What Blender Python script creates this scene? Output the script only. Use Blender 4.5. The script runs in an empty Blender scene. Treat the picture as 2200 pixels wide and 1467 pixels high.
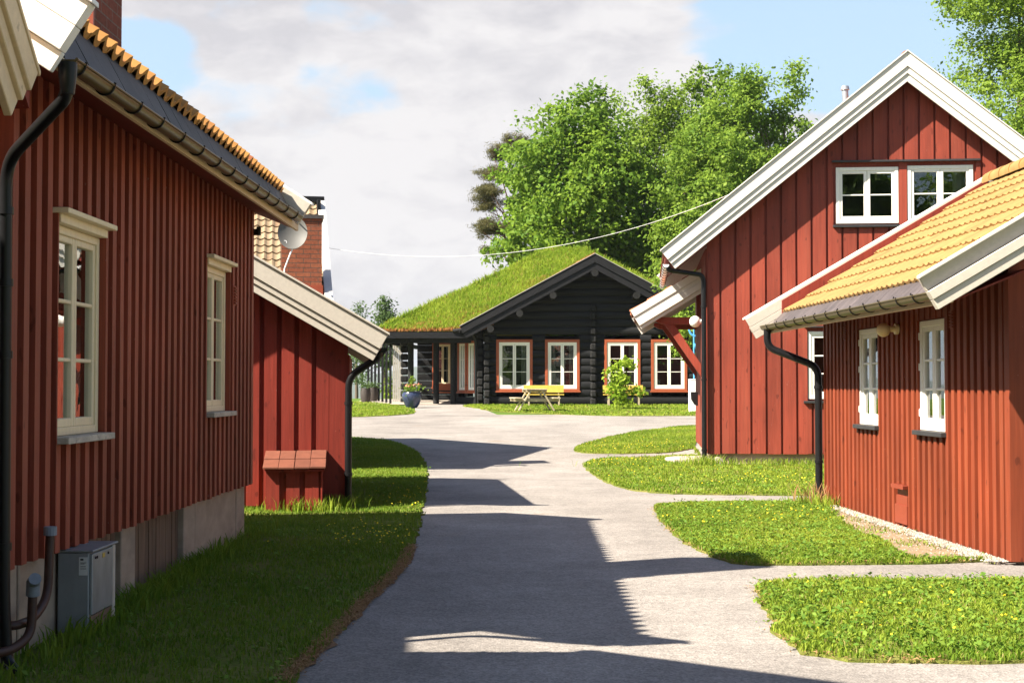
import bpy, bmesh, math, random
import numpy as np
from mathutils import Vector
R=math.radians
rng=random.Random(7)
nrng=np.random.default_rng(11)
scene=bpy.context.scene
COL=scene.collection

# ------------------------------------------------------------------ mesh helpers
class MB:
    def __init__(s): s.v=[]; s.f=[]
    def face(s,pts):
        i=len(s.v); s.v+= [tuple(p) for p in pts]; s.f.append(tuple(range(i,i+len(pts))))
    def prism(s,pts,vec):
        n=len(pts); i=len(s.v)
        s.v+=[tuple(p) for p in pts]+[(p[0]+vec[0],p[1]+vec[1],p[2]+vec[2]) for p in pts]
        s.f.append(tuple(range(i+n-1,i-1,-1))); s.f.append(tuple(range(i+n,i+2*n)))
        for k in range(n):
            a=i+k; b=i+(k+1)%n
            s.f.append((a,b,b+n,a+n))
        return s
    def box(s,x0,x1,y0,y1,z0,z1):
        return s.prism([(x0,y0,z0),(x1,y0,z0),(x1,y1,z0),(x0,y1,z0)],(0,0,z1-z0))
    def tbox(s,T,u0,u1,v0,v1,n0,n1):
        a=[T(u0,v0,n0),T(u1,v0,n0),T(u1,v1,n0),T(u0,v1,n0)]; b=T(u0,v0,n1); c=a[0]
        return s.prism(a,(b[0]-c[0],b[1]-c[1],b[2]-c[2]))
    def tpoly(s,T,uv,n0,n1):
        a=[T(u,v,n0) for u,v in uv]; b=T(uv[0][0],uv[0][1],n1); c=a[0]
        return s.prism(a,(b[0]-c[0],b[1]-c[1],b[2]-c[2]))
    def beam(s,p,q,w,h,up=(0,0,1)):
        p=Vector(p);q=Vector(q);d=(q-p).normalized();u=Vector(up)
        sd=d.cross(u).normalized(); u=sd.cross(d).normalized()
        c=[p+sd*a*w/2+u*b*h/2 for a,b in ((-1,-1),(1,-1),(1,1),(-1,1))]
        return s.prism(c,tuple(q-p))
    def tube(s,pts,r,n=10,cap=True):
        pts=[Vector(p) for p in pts]; m=len(pts)
        rs=r if isinstance(r,(list,tuple)) else [r]*m
        i0=len(s.v); prev=None
        for k in range(m):
            if k==0: d=pts[1]-pts[0]
            elif k==m-1: d=pts[-1]-pts[-2]
            else: d=(pts[k+1]-pts[k]).normalized()+(pts[k]-pts[k-1]).normalized()
            d=d.normalized() if d.length>1e-9 else Vector((0,0,1))
            if prev is None:
                a=Vector((0,0,1)) if abs(d.z)<.9 else Vector((1,0,0))
                e1=d.cross(a).normalized()
            else:
                e1=(prev-d*prev.dot(d)).normalized()
            prev=e1; e2=d.cross(e1)
            for j in range(n):
                t=2*math.pi*j/n
                s.v.append(tuple(pts[k]+(e1*math.cos(t)+e2*math.sin(t))*rs[k]))
        for k in range(m-1):
            for j in range(n):
                a=i0+k*n+j; b=i0+k*n+(j+1)%n
                s.f.append((a,b,b+n,a+n))
        if cap:
            s.f.append(tuple(i0+j for j in range(n-1,-1,-1))); s.f.append(tuple(i0+(m-1)*n+j for j in range(n)))
        return s
    def lathe(s,prof,c,n=20):
        i0=len(s.v); m=len(prof)
        for r,z in prof:
            for j in range(n):
                t=2*math.pi*j/n; s.v.append((c[0]+r*math.cos(t),c[1]+r*math.sin(t),c[2]+z))
        for k in range(m-1):
            for j in range(n):
                a=i0+k*n+j; b=i0+k*n+(j+1)%n
                s.f.append((a,b,b+n,a+n))
        s.f.append(tuple(i0+j for j in range(n-1,-1,-1))); s.f.append(tuple(i0+(m-1)*n+j for j in range(n)))
        return s
    def sphere(s,c,rx,ry,rz,n=14,m=8):
        i0=len(s.v)
        for k in range(1,m):
            p=math.pi*k/m
            for j in range(n):
                t=2*math.pi*j/n
                s.v.append((c[0]+rx*math.sin(p)*math.cos(t),c[1]+ry*math.sin(p)*math.sin(t),c[2]+rz*math.cos(p)))
        for k in range(m-2):
            for j in range(n):
                a=i0+k*n+j; b=i0+k*n+(j+1)%n
                s.f.append((a,a+n,b+n,b))
        t=len(s.v); s.v+=[(c[0],c[1],c[2]+rz),(c[0],c[1],c[2]-rz)]
        for j in range(n):
            s.f.append((t,i0+j,i0+(j+1)%n)); s.f.append((t+1,i0+(m-2)*n+(j+1)%n,i0+(m-2)*n+j))
        return s
    def build(s,name,m,parent=None,smooth=False,bevel=0,recalc=True):
        me=bpy.data.meshes.new(name); me.from_pydata(s.v,[],s.f)
        if recalc:
            bm=bmesh.new(); bm.from_mesh(me); bmesh.ops.recalc_face_normals(bm,faces=bm.faces); bm.to_mesh(me); bm.free()
        me.materials.append(m)
        o=bpy.data.objects.new(name,me); COL.objects.link(o)
        if parent: o.parent=parent
        if smooth:
            me.polygons.foreach_set('use_smooth',[True]*len(me.polygons))
            try: me.set_sharp_from_angle(angle=R(40))
            except Exception: pass
        if bevel:
            b=o.modifiers.new('bevel','BEVEL'); b.width=bevel; b.segments=1; b.limit_method='ANGLE'
        return o

def tag(o,label=None,cat=None,group=None,kind=None):
    if label: o['label']=label
    if cat: o['category']=cat
    if group: o['group']=group
    if kind: o['kind']=kind
    return o
def thing(name,label,cat,loc=(0,0,0),yaw=0,group=None):
    o=bpy.data.objects.new(name,None); COL.objects.link(o); o.location=loc; o.rotation_euler=(0,0,R(yaw))
    o.empty_display_size=.2
    return tag(o,label,cat,group)
def npmesh(name,V,F4,mat,rnd=None,parent=None,F3=None,smooth=False):
    """fast mesh from numpy arrays; F4 quads (m,4), F3 triangles"""
    me=bpy.data.meshes.new(name)
    n4=0 if F4 is None else len(F4); n3=0 if F3 is None else len(F3)
    me.vertices.add(len(V)); me.vertices.foreach_set('co',np.ascontiguousarray(V,dtype=np.float32).ravel())
    loops=[]; starts=[]; 
    if n4: loops.append(F4.ravel()); starts.append(np.arange(n4)*4)
    if n3: loops.append(F3.ravel()); starts.append(n4*4+np.arange(n3)*3)
    L=np.concatenate(loops).astype(np.int32); S=np.concatenate(starts).astype(np.int32)
    me.loops.add(len(L)); me.loops.foreach_set('vertex_index',L)
    me.polygons.add(n4+n3); me.polygons.foreach_set('loop_start',S)
    me.update(calc_edges=True); me.validate()
    if rnd is not None:
        a=me.attributes.new('rnd','FLOAT','FACE'); a.data.foreach_set('value',np.ascontiguousarray(rnd,dtype=np.float32))
    if smooth: me.polygons.foreach_set('use_smooth',[True]*len(me.polygons))
    me.materials.append(mat)
    o=bpy.data.objects.new(name,me); COL.objects.link(o)
    if parent: o.parent=parent
    return o

# ------------------------------------------------------------------ materials
class NT:
    def __init__(s,name):
        s.m=bpy.data.materials.new(name); s.m.use_nodes=True; s.t=s.m.node_tree; s.t.nodes.clear()
    def n(s,typ,**k):
        x=s.t.nodes.new(typ)
        for a,b in k.items(): setattr(x,a,b)
        return x
    def l(s,a,b): s.t.links.new(a,b)
    def val(s,sock,v):
        if hasattr(v,'is_output'): s.l(v,sock)
        else: sock.default_value=v
    def math(s,op,a,b=0,c=0):
        x=s.n('ShaderNodeMath',operation=op); s.val(x.inputs[0],a); s.val(x.inputs[1],b); s.val(x.inputs[2],c); return x.outputs[0]
    def noise(s,vec,scale,detail=4,rough=.55):
        x=s.n('ShaderNodeTexNoise'); s.l(vec,x.inputs['Vector']); x.inputs['Scale'].default_value=scale
        x.inputs['Detail'].default_value=detail; x.inputs['Roughness'].default_value=rough; return x.outputs['Fac']
    def mapr(s,v,a,b,c,d):
        x=s.n('ShaderNodeMapRange'); s.val(x.inputs[0],v)
        for i,q in enumerate((a,b,c,d)): x.inputs[i+1].default_value=q
        return x.outputs[0]
    def mix(s,f,a,b):
        x=s.n('ShaderNodeMix',data_type='RGBA'); s.val(x.inputs[0],f)
        for i,q in ((6,a),(7,b)):
            if hasattr(q,'is_output'): s.l(q,x.inputs[i])
            else: x.inputs[i].default_value=(*q,1)
        return x.outputs[2]
    def scale(s,c,f):
        x=s.n('ShaderNodeVectorMath',operation='SCALE')
        if hasattr(c,'is_output'): s.l(c,x.inputs[0])
        else: x.inputs[0].default_value=c
        s.val(x.inputs['Scale'],f); return x.outputs[0]
    def coord(s,kind='Object',sc=(1,1,1)):
        t=s.n('ShaderNodeTexCoord'); m=s.n('ShaderNodeMapping'); m.inputs['Scale'].default_value=sc
        s.l(t.outputs[kind],m.inputs['Vector']); return m.outputs[0]
    def pos(s,sc=(1,1,1)):
        t=s.n('ShaderNodeNewGeometry'); m=s.n('ShaderNodeMapping'); m.inputs['Scale'].default_value=sc
        s.l(t.outputs['Position'],m.inputs['Vector']); return m.outputs[0]
    def bsdf(s,col,rough=.6,metal=0,spec=.5,bump=None,bstr=.3,bdist=.01):
        b=s.n('ShaderNodeBsdfPrincipled')
        if hasattr(col,'is_output'): s.l(col,b.inputs['Base Color'])
        else: b.inputs['Base Color'].default_value=(*col,1)
        s.val(b.inputs['Roughness'],rough); b.inputs['Metallic'].default_value=metal
        b.inputs['Specular IOR Level'].default_value=spec
        if bump is not None:
            u=s.n('ShaderNodeBump'); u.inputs['Strength'].default_value=bstr; u.inputs['Distance'].default_value=bdist
            s.l(bump,u.inputs['Height']); s.l(u.outputs[0],b.inputs['Normal'])
        return b
    def out(s,sh,vol=None):
        o=s.n('ShaderNodeOutputMaterial')
        if sh is not None: s.l(sh.outputs[0],o.inputs['Surface'])
        if vol is not None: s.l(vol.outputs[0],o.inputs['Volume'])
        return s.m

def mat(name,col,rough=.6,var=.15,sc=(6,6,6),island=0.,bump=0.,metal=0,spec=.4,spot=None,spotcol=None,bdist=.006):
    t=NT(name); v=t.coord('Object',sc)
    n1=t.noise(v,1,6,.6)
    f=t.mapr(n1,.25,.75,1-var,1+var)
    if island:
        g=t.n('ShaderNodeNewGeometry')
        f=t.math('MULTIPLY',f,t.mapr(g.outputs['Random Per Island'],0,1,1-island,1+island))
    c=t.scale(col,f)
    if spot:
        v2=t.coord('Object',spot[1]); n2=t.noise(v2,1,3,.5)
        c=t.mix(t.mapr(n2,spot[0],spot[0]+.06,0,spot[2]),c,spotcol)
    b=t.bsdf(c,rough,metal,spec,n1 if bump else None,bump,bdist)
    return t.out(b)

def red_paint(name,col,knots=True,rough=.62):
    t=NT(name)
    v=t.coord('Object',(38,38,1.6)); grain=t.noise(v,1,6,.65)
    v2=t.coord('Object',(1.3,1.3,.8)); fade=t.noise(v2,1,3,.5)
    g=t.n('ShaderNodeNewGeometry')
    f=t.math('MULTIPLY',t.mapr(grain,.3,.75,.76,1.2),t.mapr(fade,.3,.7,.82,1.18))
    f=t.math('MULTIPLY',f,t.mapr(g.outputs['Random Per Island'],0,1,.86,1.12))
    c=t.scale(col,f)
    v5=t.coord('Object',(5,5,.45)); wx=t.noise(v5,1,4,.6)
    c=t.mix(t.mapr(wx,.52,.72,0,.32),c,(col[0]*1.35,col[1]*1.9,col[2]*2.0))
    c=t.mix(t.mapr(wx,.30,.44,.3,0),c,(col[0]*.62,col[1]*.6,col[2]*.6))
    if knots:
        v3=t.coord('Object',(17,17,7)); k=t.noise(v3,1,1,.4)
        c=t.mix(t.mapr(k,.70,.75,0,.6),c,(col[0]*.35,col[1]*.35,col[2]*.35))
        v4=t.coord('Object',(60,60,22)); w=t.noise(v4,1,2,.5)
        c=t.mix(t.mapr(w,.74,.78,0,.55),c,(.45,.26,.2))
    return t.out(t.bsdf(c,rough,0,.3,grain,.35,.004))

M={}
M['red_dark']=red_paint('dark_red_stained_wood',(.285,.062,.033))
M['red_shed']=red_paint('crimson_painted_wood',(.235,.030,.018))
M['red_gable']=red_paint('brick_red_painted_wood',(.225,.040,.022))
M['red_low']=red_paint('orange_red_painted_wood',(.195,.038,.014))
M['red_soffit']=red_paint('red_painted_soffit',(.2,.03,.018))
M['white_lit']=mat('sunlit_white_painted_wood',(.80,.78,.74),.5,.05,(30,3,30),.04,.1)  # lit copy of the white paint, sun brightness put into the colour
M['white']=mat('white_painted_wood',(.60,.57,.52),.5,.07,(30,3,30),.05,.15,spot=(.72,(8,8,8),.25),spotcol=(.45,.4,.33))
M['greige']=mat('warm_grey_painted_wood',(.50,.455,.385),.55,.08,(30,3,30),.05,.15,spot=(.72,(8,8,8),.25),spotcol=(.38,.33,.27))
M['cream']=mat('cream_painted_wood',(.66,.50,.30),.55,.1,(20,4,20),.06,.2,spot=(.68,(14,14,14),.5),spotcol=(.2,.13,.08))
M['win_cream']=mat('cream_window_paint',(.80,.67,.44),.45,.08,(25,25,4),.05,.1)
M['win_white']=mat('white_window_paint',(.78,.75,.68),.42,.06,(25,25,4),.04,.1)
M['sill_grey']=mat('weathered_grey_sill',(.5,.44,.36),.8,.3,(20,8,20),0,.3,spot=(.6,(25,25,25),.6),spotcol=(.25,.2,.16))
M['dark_sill']=mat('black_slate_sill',(.03,.03,.032),.5,.2,(9,9,9))
M['black']=mat('black_lacquered_steel',(.008,.008,.009),.36,.2,(9,9,9),spec=.3)
M['bronze']=mat('bronze_gutter_steel',(.105,.078,.03),.38,.25,(5,1.5,5),0,.1,metal=.35)
M['slate']=mat('dark_slate',(.055,.048,.048),.6,.3,(9,5,9),.25,.3)
M['slate_brown']=mat('violet_grey_slate',(.08,.064,.062),.55,.25,(9,5,9),.16,.3)
M['concrete']=mat('cast_concrete',(.36,.27,.195),.85,.22,(4,4,7),.1,.4,spot=(.6,(3,3,6),.4),spotcol=(.24,.19,.15))
M['concrete_rusty']=mat('brown_weathered_plinth',(.17,.105,.065),.85,.35,(14,14,1.5),.15,.5)
M['galv']=mat('galvanised_steel',(.34,.37,.39),.42,.25,(7,7,4),.04,.05,metal=.55)
M['galv_dark']=mat('painted_grey_steel',(.26,.275,.28),.5,.2,(7,7,4),.04,.05,metal=.3)
M['rust_pipe']=mat('brown_painted_pipe',(.06,.026,.016),.5,.3,(15,15,15))
M['grey_cap']=mat('dull_grey_cap',(.22,.24,.27),.55,.2,(15,15,15))
M['yellow']=mat('yellow_painted_wood',(.42,.30,.05),.5,.12,(14,14,14),.08,.2)
M['pale_wood']=mat('bleached_timber',(.36,.30,.20),.75,.25,(12,30,12),.12,.3)
M['orange_wood']=mat('orange_stained_wood',(.42,.10,.03),.55,.2,(12,12,12),.1)
M['trim_orange']=mat('rust_orange_trim',(.30,.070,.026),.55,.12,(12,12,6),.08,.15)
M['log']=mat('black_tarred_logs',(.0105,.011,.012),.7,.4,(1.2,20,20),.22,.5,spec=.18,spot=(.66,(3,25,25),.4),spotcol=(.03,.028,.026))
M['log_end']=mat('tarred_log_ends',(.013,.013,.013),.75,.3,(20,20,20),.3,.4,spec=.18,spot=(.66,(40,40,40),.6),spotcol=(.2,.19,.18))
M['tar_board']=mat('black_tarred_boards',(.010,.010,.0115),.6,.3,(4,20,20),.15,.3,spec=.2)
M['beam_grey']=mat('greyed_beam',(.30,.28,.25),.75,.25,(4,20,20),.1,.3)
M['white_metal']=mat('white_enamel',(.78,.78,.79),.4,.05,(6,6,6))
M['lamp_cream']=mat('cream_glass_globe',(.78,.62,.36),.35,.05,(6,6,6),spec=.6)
M['lamp_white']=mat('white_glass_globe',(.82,.80,.74),.3,.04,(6,6,6),spec=.6)
M['blue']=mat('sky_blue_enamel',(.08,.33,.62),.4,.08,(6,6,6))
M['pot_blue']=mat('dark_blue_glazed_pot',(.03,.04,.085),.25,.3,(9,9,9),spec=.6)
M['barrel']=mat('dark_barrel_wood',(.05,.04,.035),.6,.3,(15,15,3),.15,.2)
M['dish']=mat('satin_grey_dish',(.105,.102,.095),.6,.06,(6,6,6))
M['stone']=mat('pale_stone',(.36,.31,.26),.85,.25,(6,6,6),.1,.5)
M['wire']=mat('white_cable',(.75,.75,.72),.5,.05)
M['bark']=mat('grey_brown_bark',(.10,.075,.055),.9,.4,(12,12,2),0,.7,bdist=.03)
M['pine_bark']=mat('orange_pine_bark',(.22,.10,.05),.9,.4,(9,9,2),0,.7,bdist=.03)
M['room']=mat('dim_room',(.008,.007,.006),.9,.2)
M['curtain']=mat('off_white_curtain',(.34,.32,.27),.9,.08,(5,5,5))
M['gilt']=mat('yellowish_sticker',(.6,.42,.08),.5,.05)
M['paper']=mat('printed_sticker',(.6,.6,.57),.6,.06)
M['ink']=mat('black_print',(.03,.03,.03),.6,.05)
M['vent_red']=mat('red_painted_metal',(.21,.04,.02),.5,.1)
M['red_flash']=mat('orange_red_flashing',(.26,.055,.026),.45,.1)
M['terracotta']=mat('terracotta_tile_red',(.15,.048,.027),.75,.2,(9,9,9),.12,.3)
M['flower_pink']=mat('pink_petals',(.55,.2,.12),.7,.2)

def tile_mat(name,a,b,c=None):
    t=NT(name); g=t.n('ShaderNodeNewGeometry'); r=g.outputs['Random Per Island']
    v=t.coord('Object',(7,7,7)); n=t.noise(v,1,5,.6)
    col=t.mix(r,a,b)
    if c is not None: col=t.mix(t.mapr(t.math('FRACT',t.math('MULTIPLY',r,37.1)),.93,.96,0,.7),col,c)
    col=t.scale(col,t.mapr(n,.3,.7,.85,1.12))
    n2=t.noise(t.coord('Object',(55,55,55)),1,3,.6)
    return t.out(t.bsdf(col,.7,0,.3,n2,.2,.003))
M['tile_yellow']=tile_mat('ochre_clay_tile',(.265,.155,.050),(.29,.174,.060),(.21,.115,.038))
M['tile_orange']=tile_mat('orange_clay_tile',(.36,.17,.045),(.42,.21,.055),(.24,.06,.03))
M['tile_tan']=tile_mat('tan_concrete_tile',(.205,.145,.085),(.26,.19,.115),(.17,.10,.055))
M['tile_red']=tile_mat('weathered_red_tile',(.30,.10,.05),(.36,.14,.07))

def brick_mat(name,a,b,mortar):
    t=NT(name); tc=t.n('ShaderNodeTexCoord'); g=t.n('ShaderNodeNewGeometry')
    sep=t.n('ShaderNodeSeparateXYZ'); t.l(tc.outputs['Object'],sep.inputs[0])
    cmb=t.n('ShaderNodeCombineXYZ'); t.l(t.math('ADD',sep.outputs[0],sep.outputs[1]),cmb.inputs[0]); t.l(sep.outputs[2],cmb.inputs[1])
    k=t.n('ShaderNodeTexBrick'); t.l(cmb.outputs[0],k.inputs['Vector'])
    k.inputs['Scale'].default_value=1; k.inputs['Brick Width'].default_value=.235; k.inputs['Row Height'].default_value=.075
    k.inputs['Mortar Size'].default_value=.006; k.inputs['Mortar Smooth'].default_value=.3
    k.inputs['Color1'].default_value=(*a,1); k.inputs['Color2'].default_value=(*b,1); k.inputs['Mortar'].default_value=(*mortar,1)
    n=t.noise(t.coord('Object',(30,30,30)),1,4,.6)
    c=t.scale(k.outputs['Color'],t.mapr(n,.3,.7,.75,1.2))
    h=t.math('SUBTRACT',t.math('MULTIPLY',n,.3),k.outputs['Fac'])
    return t.out(t.bsdf(c,.85,0,.25,h,.8,.008))
M['brick']=brick_mat('red_chimney_brick',(.27,.088,.045),(.22,.066,.036),(.09,.06,.045))
M['brick_dark']=brick_mat('dark_chimney_brick',(.20,.055,.035),(.15,.045,.03),(.17,.12,.1))

def leaf_mat(name,a,b,trans=.35,rough=.5,c=None):
    t=NT(name); at=t.n('ShaderNodeAttribute'); at.attribute_name='rnd'
    col=t.mix(at.outputs['Fac'],a,b)
    if c is not None: col=t.mix(t.mapr(at.outputs['Fac'],.90,.95,0,1),col,c)
    p=t.bsdf(col,rough+.1,0,.12)
    tr=t.n('ShaderNodeBsdfTranslucent'); t.l(t.scale(col,1.5),tr.inputs['Color'])
    m=t.n('ShaderNodeMixShader'); m.inputs[0].default_value=trans; t.l(p.outputs[0],m.inputs[1]); t.l(tr.outputs[0],m.inputs[2])
    return t.out(m)
M['grass']=leaf_mat('lawn_blades',(.10,.185,.016),(.29,.35,.04),.35,.5,(.30,.26,.09))
M['grass_lush']=leaf_mat('dark_lush_blades',(.085,.165,.016),(.20,.27,.03),.35,.5)
M['weed']=leaf_mat('broad_weed_leaves',(.08,.17,.022),(.19,.28,.04),.3)
M['dry']=leaf_mat('dry_straw',(.28,.15,.07),(.42,.27,.13),.2,.8)
M['roofgrass']=leaf_mat('tall_roof_grass',(.155,.25,.018),(.32,.38,.045),.4,.5,(.36,.27,.08))
M['rooflitter']=leaf_mat('dry_roof_moss',(.30,.13,.04),(.42,.22,.08),.2,.8)
M['leaf_maple']=leaf_mat('deep_green_leaves',(.078,.155,.018),(.205,.30,.032),.4,.45)
M['leaf_birch']=leaf_mat('yellow_green_leaves',(.10,.175,.02),(.235,.325,.042),.4,.45)
M['leaf_willow']=leaf_mat('mid_green_leaves',(.085,.16,.02),(.215,.305,.038),.4,.45)
M['leaf_dark']=leaf_mat('hazy_green_leaves',(.05,.09,.03),(.10,.15,.05),.35,.5)
M['needle']=leaf_mat('brownish_pine_needles',(.06,.065,.024),(.14,.12,.045),.2,.6)
M['leaf_young']=leaf_mat('fresh_yellow_green_leaves',(.17,.28,.02),(.34,.42,.05),.45,.45)
M['buttercup']=leaf_mat('buttercup_petals',(.75,.55,.02),(.85,.66,.05),.2,.5)

def glass_mat():
    t=NT('window_glass'); fr=t.n('ShaderNodeFresnel'); fr.inputs['IOR'].default_value=1.5
    v=t.coord('Object',(2.2,2.2,2.2)); n=t.noise(v,1,2,.5)
    bu=t.n('ShaderNodeBump'); bu.inputs['Strength'].default_value=.035; bu.inputs['Distance'].default_value=.05; t.l(n,bu.inputs['Height'])
    g=t.n('ShaderNodeBsdfGlossy'); g.inputs['Roughness'].default_value=.01; g.inputs['Color'].default_value=(.95,.97,.97,1); t.l(bu.outputs[0],g.inputs['Normal'])
    tr=t.n('ShaderNodeBsdfTransparent'); tr.inputs['Color'].default_value=(.80,.84,.82,1)
    m=t.n('ShaderNodeMixShader'); t.l(t.math('MINIMUM',t.math('MULTIPLY',fr.outputs[0],1.9),1.0),m.inputs[0]); t.l(tr.outputs[0],m.inputs[1]); t.l(g.outputs[0],m.inputs[2])
    return t.out(m)
M['glass']=glass_mat()

def asphalt():
    t=NT('sun_bleached_asphalt'); p=t.pos()
    vo=t.n('ShaderNodeTexVoronoi'); t.l(p,vo.inputs['Vector']); vo.inputs['Scale'].default_value=75
    sep=t.n('ShaderNodeSeparateColor'); t.l(vo.outputs['Color'],sep.inputs[0])
    f=t.mapr(sep.outputs[0],0,1,.74,1.26)
    n=t.noise(p,1.1,5,.6); n2=t.noise(p,9,4,.6); n3=t.noise(t.pos((.35,.12,1)),1,3,.5)
    f=t.math('MULTIPLY',f,t.mapr(n,.3,.7,.80,1.15)); f=t.math('MULTIPLY',f,t.mapr(n2,.3,.7,.9,1.1)); f=t.math('MULTIPLY',f,t.mapr(n3,.35,.65,.9,1.1))
    c=t.scale((.245,.222,.202),f)
    st=t.noise(t.pos((.8,.5,1)),1,2,.5); c=t.mix(t.mapr(st,.68,.74,0,.45),c,(.20,.14,.09))
    cr=t.n('ShaderNodeTexVoronoi',feature='DISTANCE_TO_EDGE'); cr.inputs['Scale'].default_value=.22
    dw=t.n('ShaderNodeVectorMath',operation='ADD'); t.l(p,dw.inputs[0])
    nz=t.n('ShaderNodeTexNoise'); t.l(p,nz.inputs['Vector']); nz.inputs['Scale'].default_value=1.3; t.l(nz.outputs['Color'],dw.inputs[1]); t.l(dw.outputs[0],cr.inputs['Vector'])
    c=t.mix(t.mapr(cr.outputs['Distance'],0,.0022,.25,0),c,(.09,.075,.065))
    return t.out(t.bsdf(c,.85,0,.25,vo.outputs['Distance'],.6,.006))
M['asphalt']=asphalt()
def soil(name,a,b,sc=3):
    t=NT(name); p=t.pos(); n=t.noise(p,sc,6,.65); n2=t.noise(p,40,3,.6)
    c=t.mix(t.mapr(n,.35,.65,0,1),a,b); c=t.scale(c,t.mapr(n2,.3,.7,.7,1.25))
    return t.out(t.bsdf(c,.95,0,.1,n2,.7,.02))
M['lawn']=soil('turf_soil',(.10,.14,.02),(.19,.18,.05),2.2)
M['meadow']=soil('meadow_ground',(.07,.13,.02),(.12,.17,.03),.4)
M['dirt']=soil('dry_sandy_dirt',(.29,.215,.14),(.20,.145,.085),3.5)
M['edge_dirt']=soil('brown_edge_litter',(.20,.10,.05),(.30,.18,.10),6)
M['gravel']=mat('pale_crushed_gravel',(.29,.262,.225),.8,.1,(20,20,20),.4,.3)
M['turf_edge']=soil('roof_turf',(.12,.12,.02),(.24,.13,.05),5)
M['hill']=soil('forested_hills',(.03,.05,.02),(.045,.07,.025),.01)
def water():
    t=NT('lake_water'); n=t.noise(t.pos((.05,.05,.05)),1,3,.5)
    return t.out(t.bsdf((.03,.06,.08),.15,0,.5,n,.1,.2))
M['water']=water()

# ------------------------------------------------------------------ terrain
H0=1.4
def G(Y):
    Y=np.asarray(Y,dtype=float)
    z=np.where(Y<22,0,.0184*(Y-22))
    z=np.where(Y>66,.81-.06*(Y-66),z)
    return np.maximum(z,-28.5)
def g(Y): return float(G(Y))
def strip_grid(name,xs,ys,zoff,m,kind='structure'):
    xs=np.array(xs,float); ys=np.array(ys,float)
    X,Y=np.meshgrid(xs,ys); Z=G(Y)+zoff
    V=np.stack([X.ravel(),Y.ravel(),Z.ravel()],1); nx=len(xs)
    i=np.arange(len(ys)-1)[:,None]*nx+np.arange(nx-1)[None,:]; i=i.ravel()
    F=np.stack([i,i+1,i+nx+1,i+nx],1)
    o=npmesh(name,V,F,m); o['kind']=kind; return o
strip_grid('ground',[-5000,-1500,-400,-120,-40,-15,0,15,40,120,400,1500,5000],[-600,-100,-20,0,10,22,30,40,50,60,66,75,90,120,200,320,500,700],-.012,M['meadow'])
strip_grid('road',[-9,-4,0,5,12,20],[-4,5,10,22,30,38,46.3,46.4],0,M['asphalt'])
wb=MB(); wb.face([(-6000,420,-28),(6000,420,-28),(6000,7500,-28),(-6000,7500,-28)]); wb.build('water',M['water'],recalc=False)['kind']='structure'
def hills():
    xs=np.linspace(-4200,4200,160); ys=np.linspace(3300,5400,16)
    X,Y=np.meshgrid(xs,ys); t=(Y-3300)/2100
    h=70*np.sin(np.clip(t*1.7,0,1)*math.pi/2)*(1+.35*np.sin(X/520+1.2)+.18*np.sin(X/190+t*3)+.08*np.sin(X/61))
    Z=-30+h
    V=np.stack([X.ravel(),Y.ravel(),Z.ravel()],1); nx=160
    i=(np.arange(15)[:,None]*nx+np.arange(nx-1)[None,:]).ravel()
    o=npmesh('hills',V,np.stack([i,i+1,i+nx+1,i+nx],1),M['hill'],smooth=True); o['kind']='structure'
hills()

def smooth_poly(pts,step=.12,jit=.02,seed=1):
    """closed Catmull-Rom through pts (x,y), resampled with a little jitter so edges are not ruler-straight"""
    r=np.random.default_rng(seed); P=np.array(pts,float); n=len(P); out=[]
    for k in range(n):
        p0,p1,p2,p3=P[k-1],P[k],P[(k+1)%n],P[(k+2)%n]
        L=np.linalg.norm(p2-p1); m=max(1,int(min(L/step,60)))
        for j in range(m):
            t=j/m
            q=.5*((2*p1)+(-p0+p2)*t+(2*p0-5*p1+4*p2-p3)*t*t+(-p0+3*p1-3*p2+p3)*t**3)
            out.append(q+r.normal(0,jit,2)*(0 if L<.3 else 1))
    return np.array(out)
def poly_sheet(name,poly,zoff,m,rise=0.0,kind='structure'):
    bm=bmesh.new(); vs=[bm.verts.new((x,y,0)) for x,y in poly]; f=bm.faces.new(vs)
    if rise: bmesh.ops.extrude_discrete_faces
    bmesh.ops.triangulate(bm,faces=[f])
    for yc in (22,):
        bmesh.ops.bisect_plane(bm,geom=bm.verts[:]+bm.edges[:]+bm.faces[:],plane_co=(0,yc,0),plane_no=(0,1,0))
    if rise:
        be=[e for e in bm.edges if len(e.link_faces)==1]
        r=bmesh.ops.extrude_edge_only(bm,edges=be)
        low=[v for v in r['geom'] if isinstance(v,bmesh.types.BMVert)]
        for v in low: v.co.z=-rise-.003
    for v in bm.verts: v.co.z+=g(v.co.y)+zoff
    bmesh.ops.recalc_face_normals(bm,faces=bm.faces)
    if sum(f.normal.z for f in bm.faces)<0: bmesh.ops.reverse_faces(bm,faces=bm.faces)
    me=bpy.data.meshes.new(name); bm.to_mesh(me); bm.free(); me.materials.append(m)
    o=bpy.data.objects.new(name,me); COL.objects.link(o); o['kind']=kind; return o
def inside(poly,x,y):
    px,py=poly[:,0],poly[:,1]; qx,qy=np.roll(px,-1),np.roll(py,-1); c=np.zeros(len(x),bool)
    for a,b,d,e in zip(px,py,qx,qy):
        k=((b>y)!=(e>y)); 
        if e!=b: c^=k&(x<(d-a)*(y-b)/(e-b)+a)
    return c
def sample_poly(poly,n,seed,excl=()):
    r=np.random.default_rng(seed); lo=poly.min(0); hi=poly.max(0); out=np.zeros((0,2))
    while len(out)<n:
        q=r.uniform(lo,hi,(n*2,2)); k=inside(poly,q[:,0],q[:,1])
        for e in excl: k&=~inside(e,q[:,0],q[:,1])
        q=q[k]
        if len(q)==0: break
        out=np.concatenate([out,q])
    return out[:n]
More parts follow.
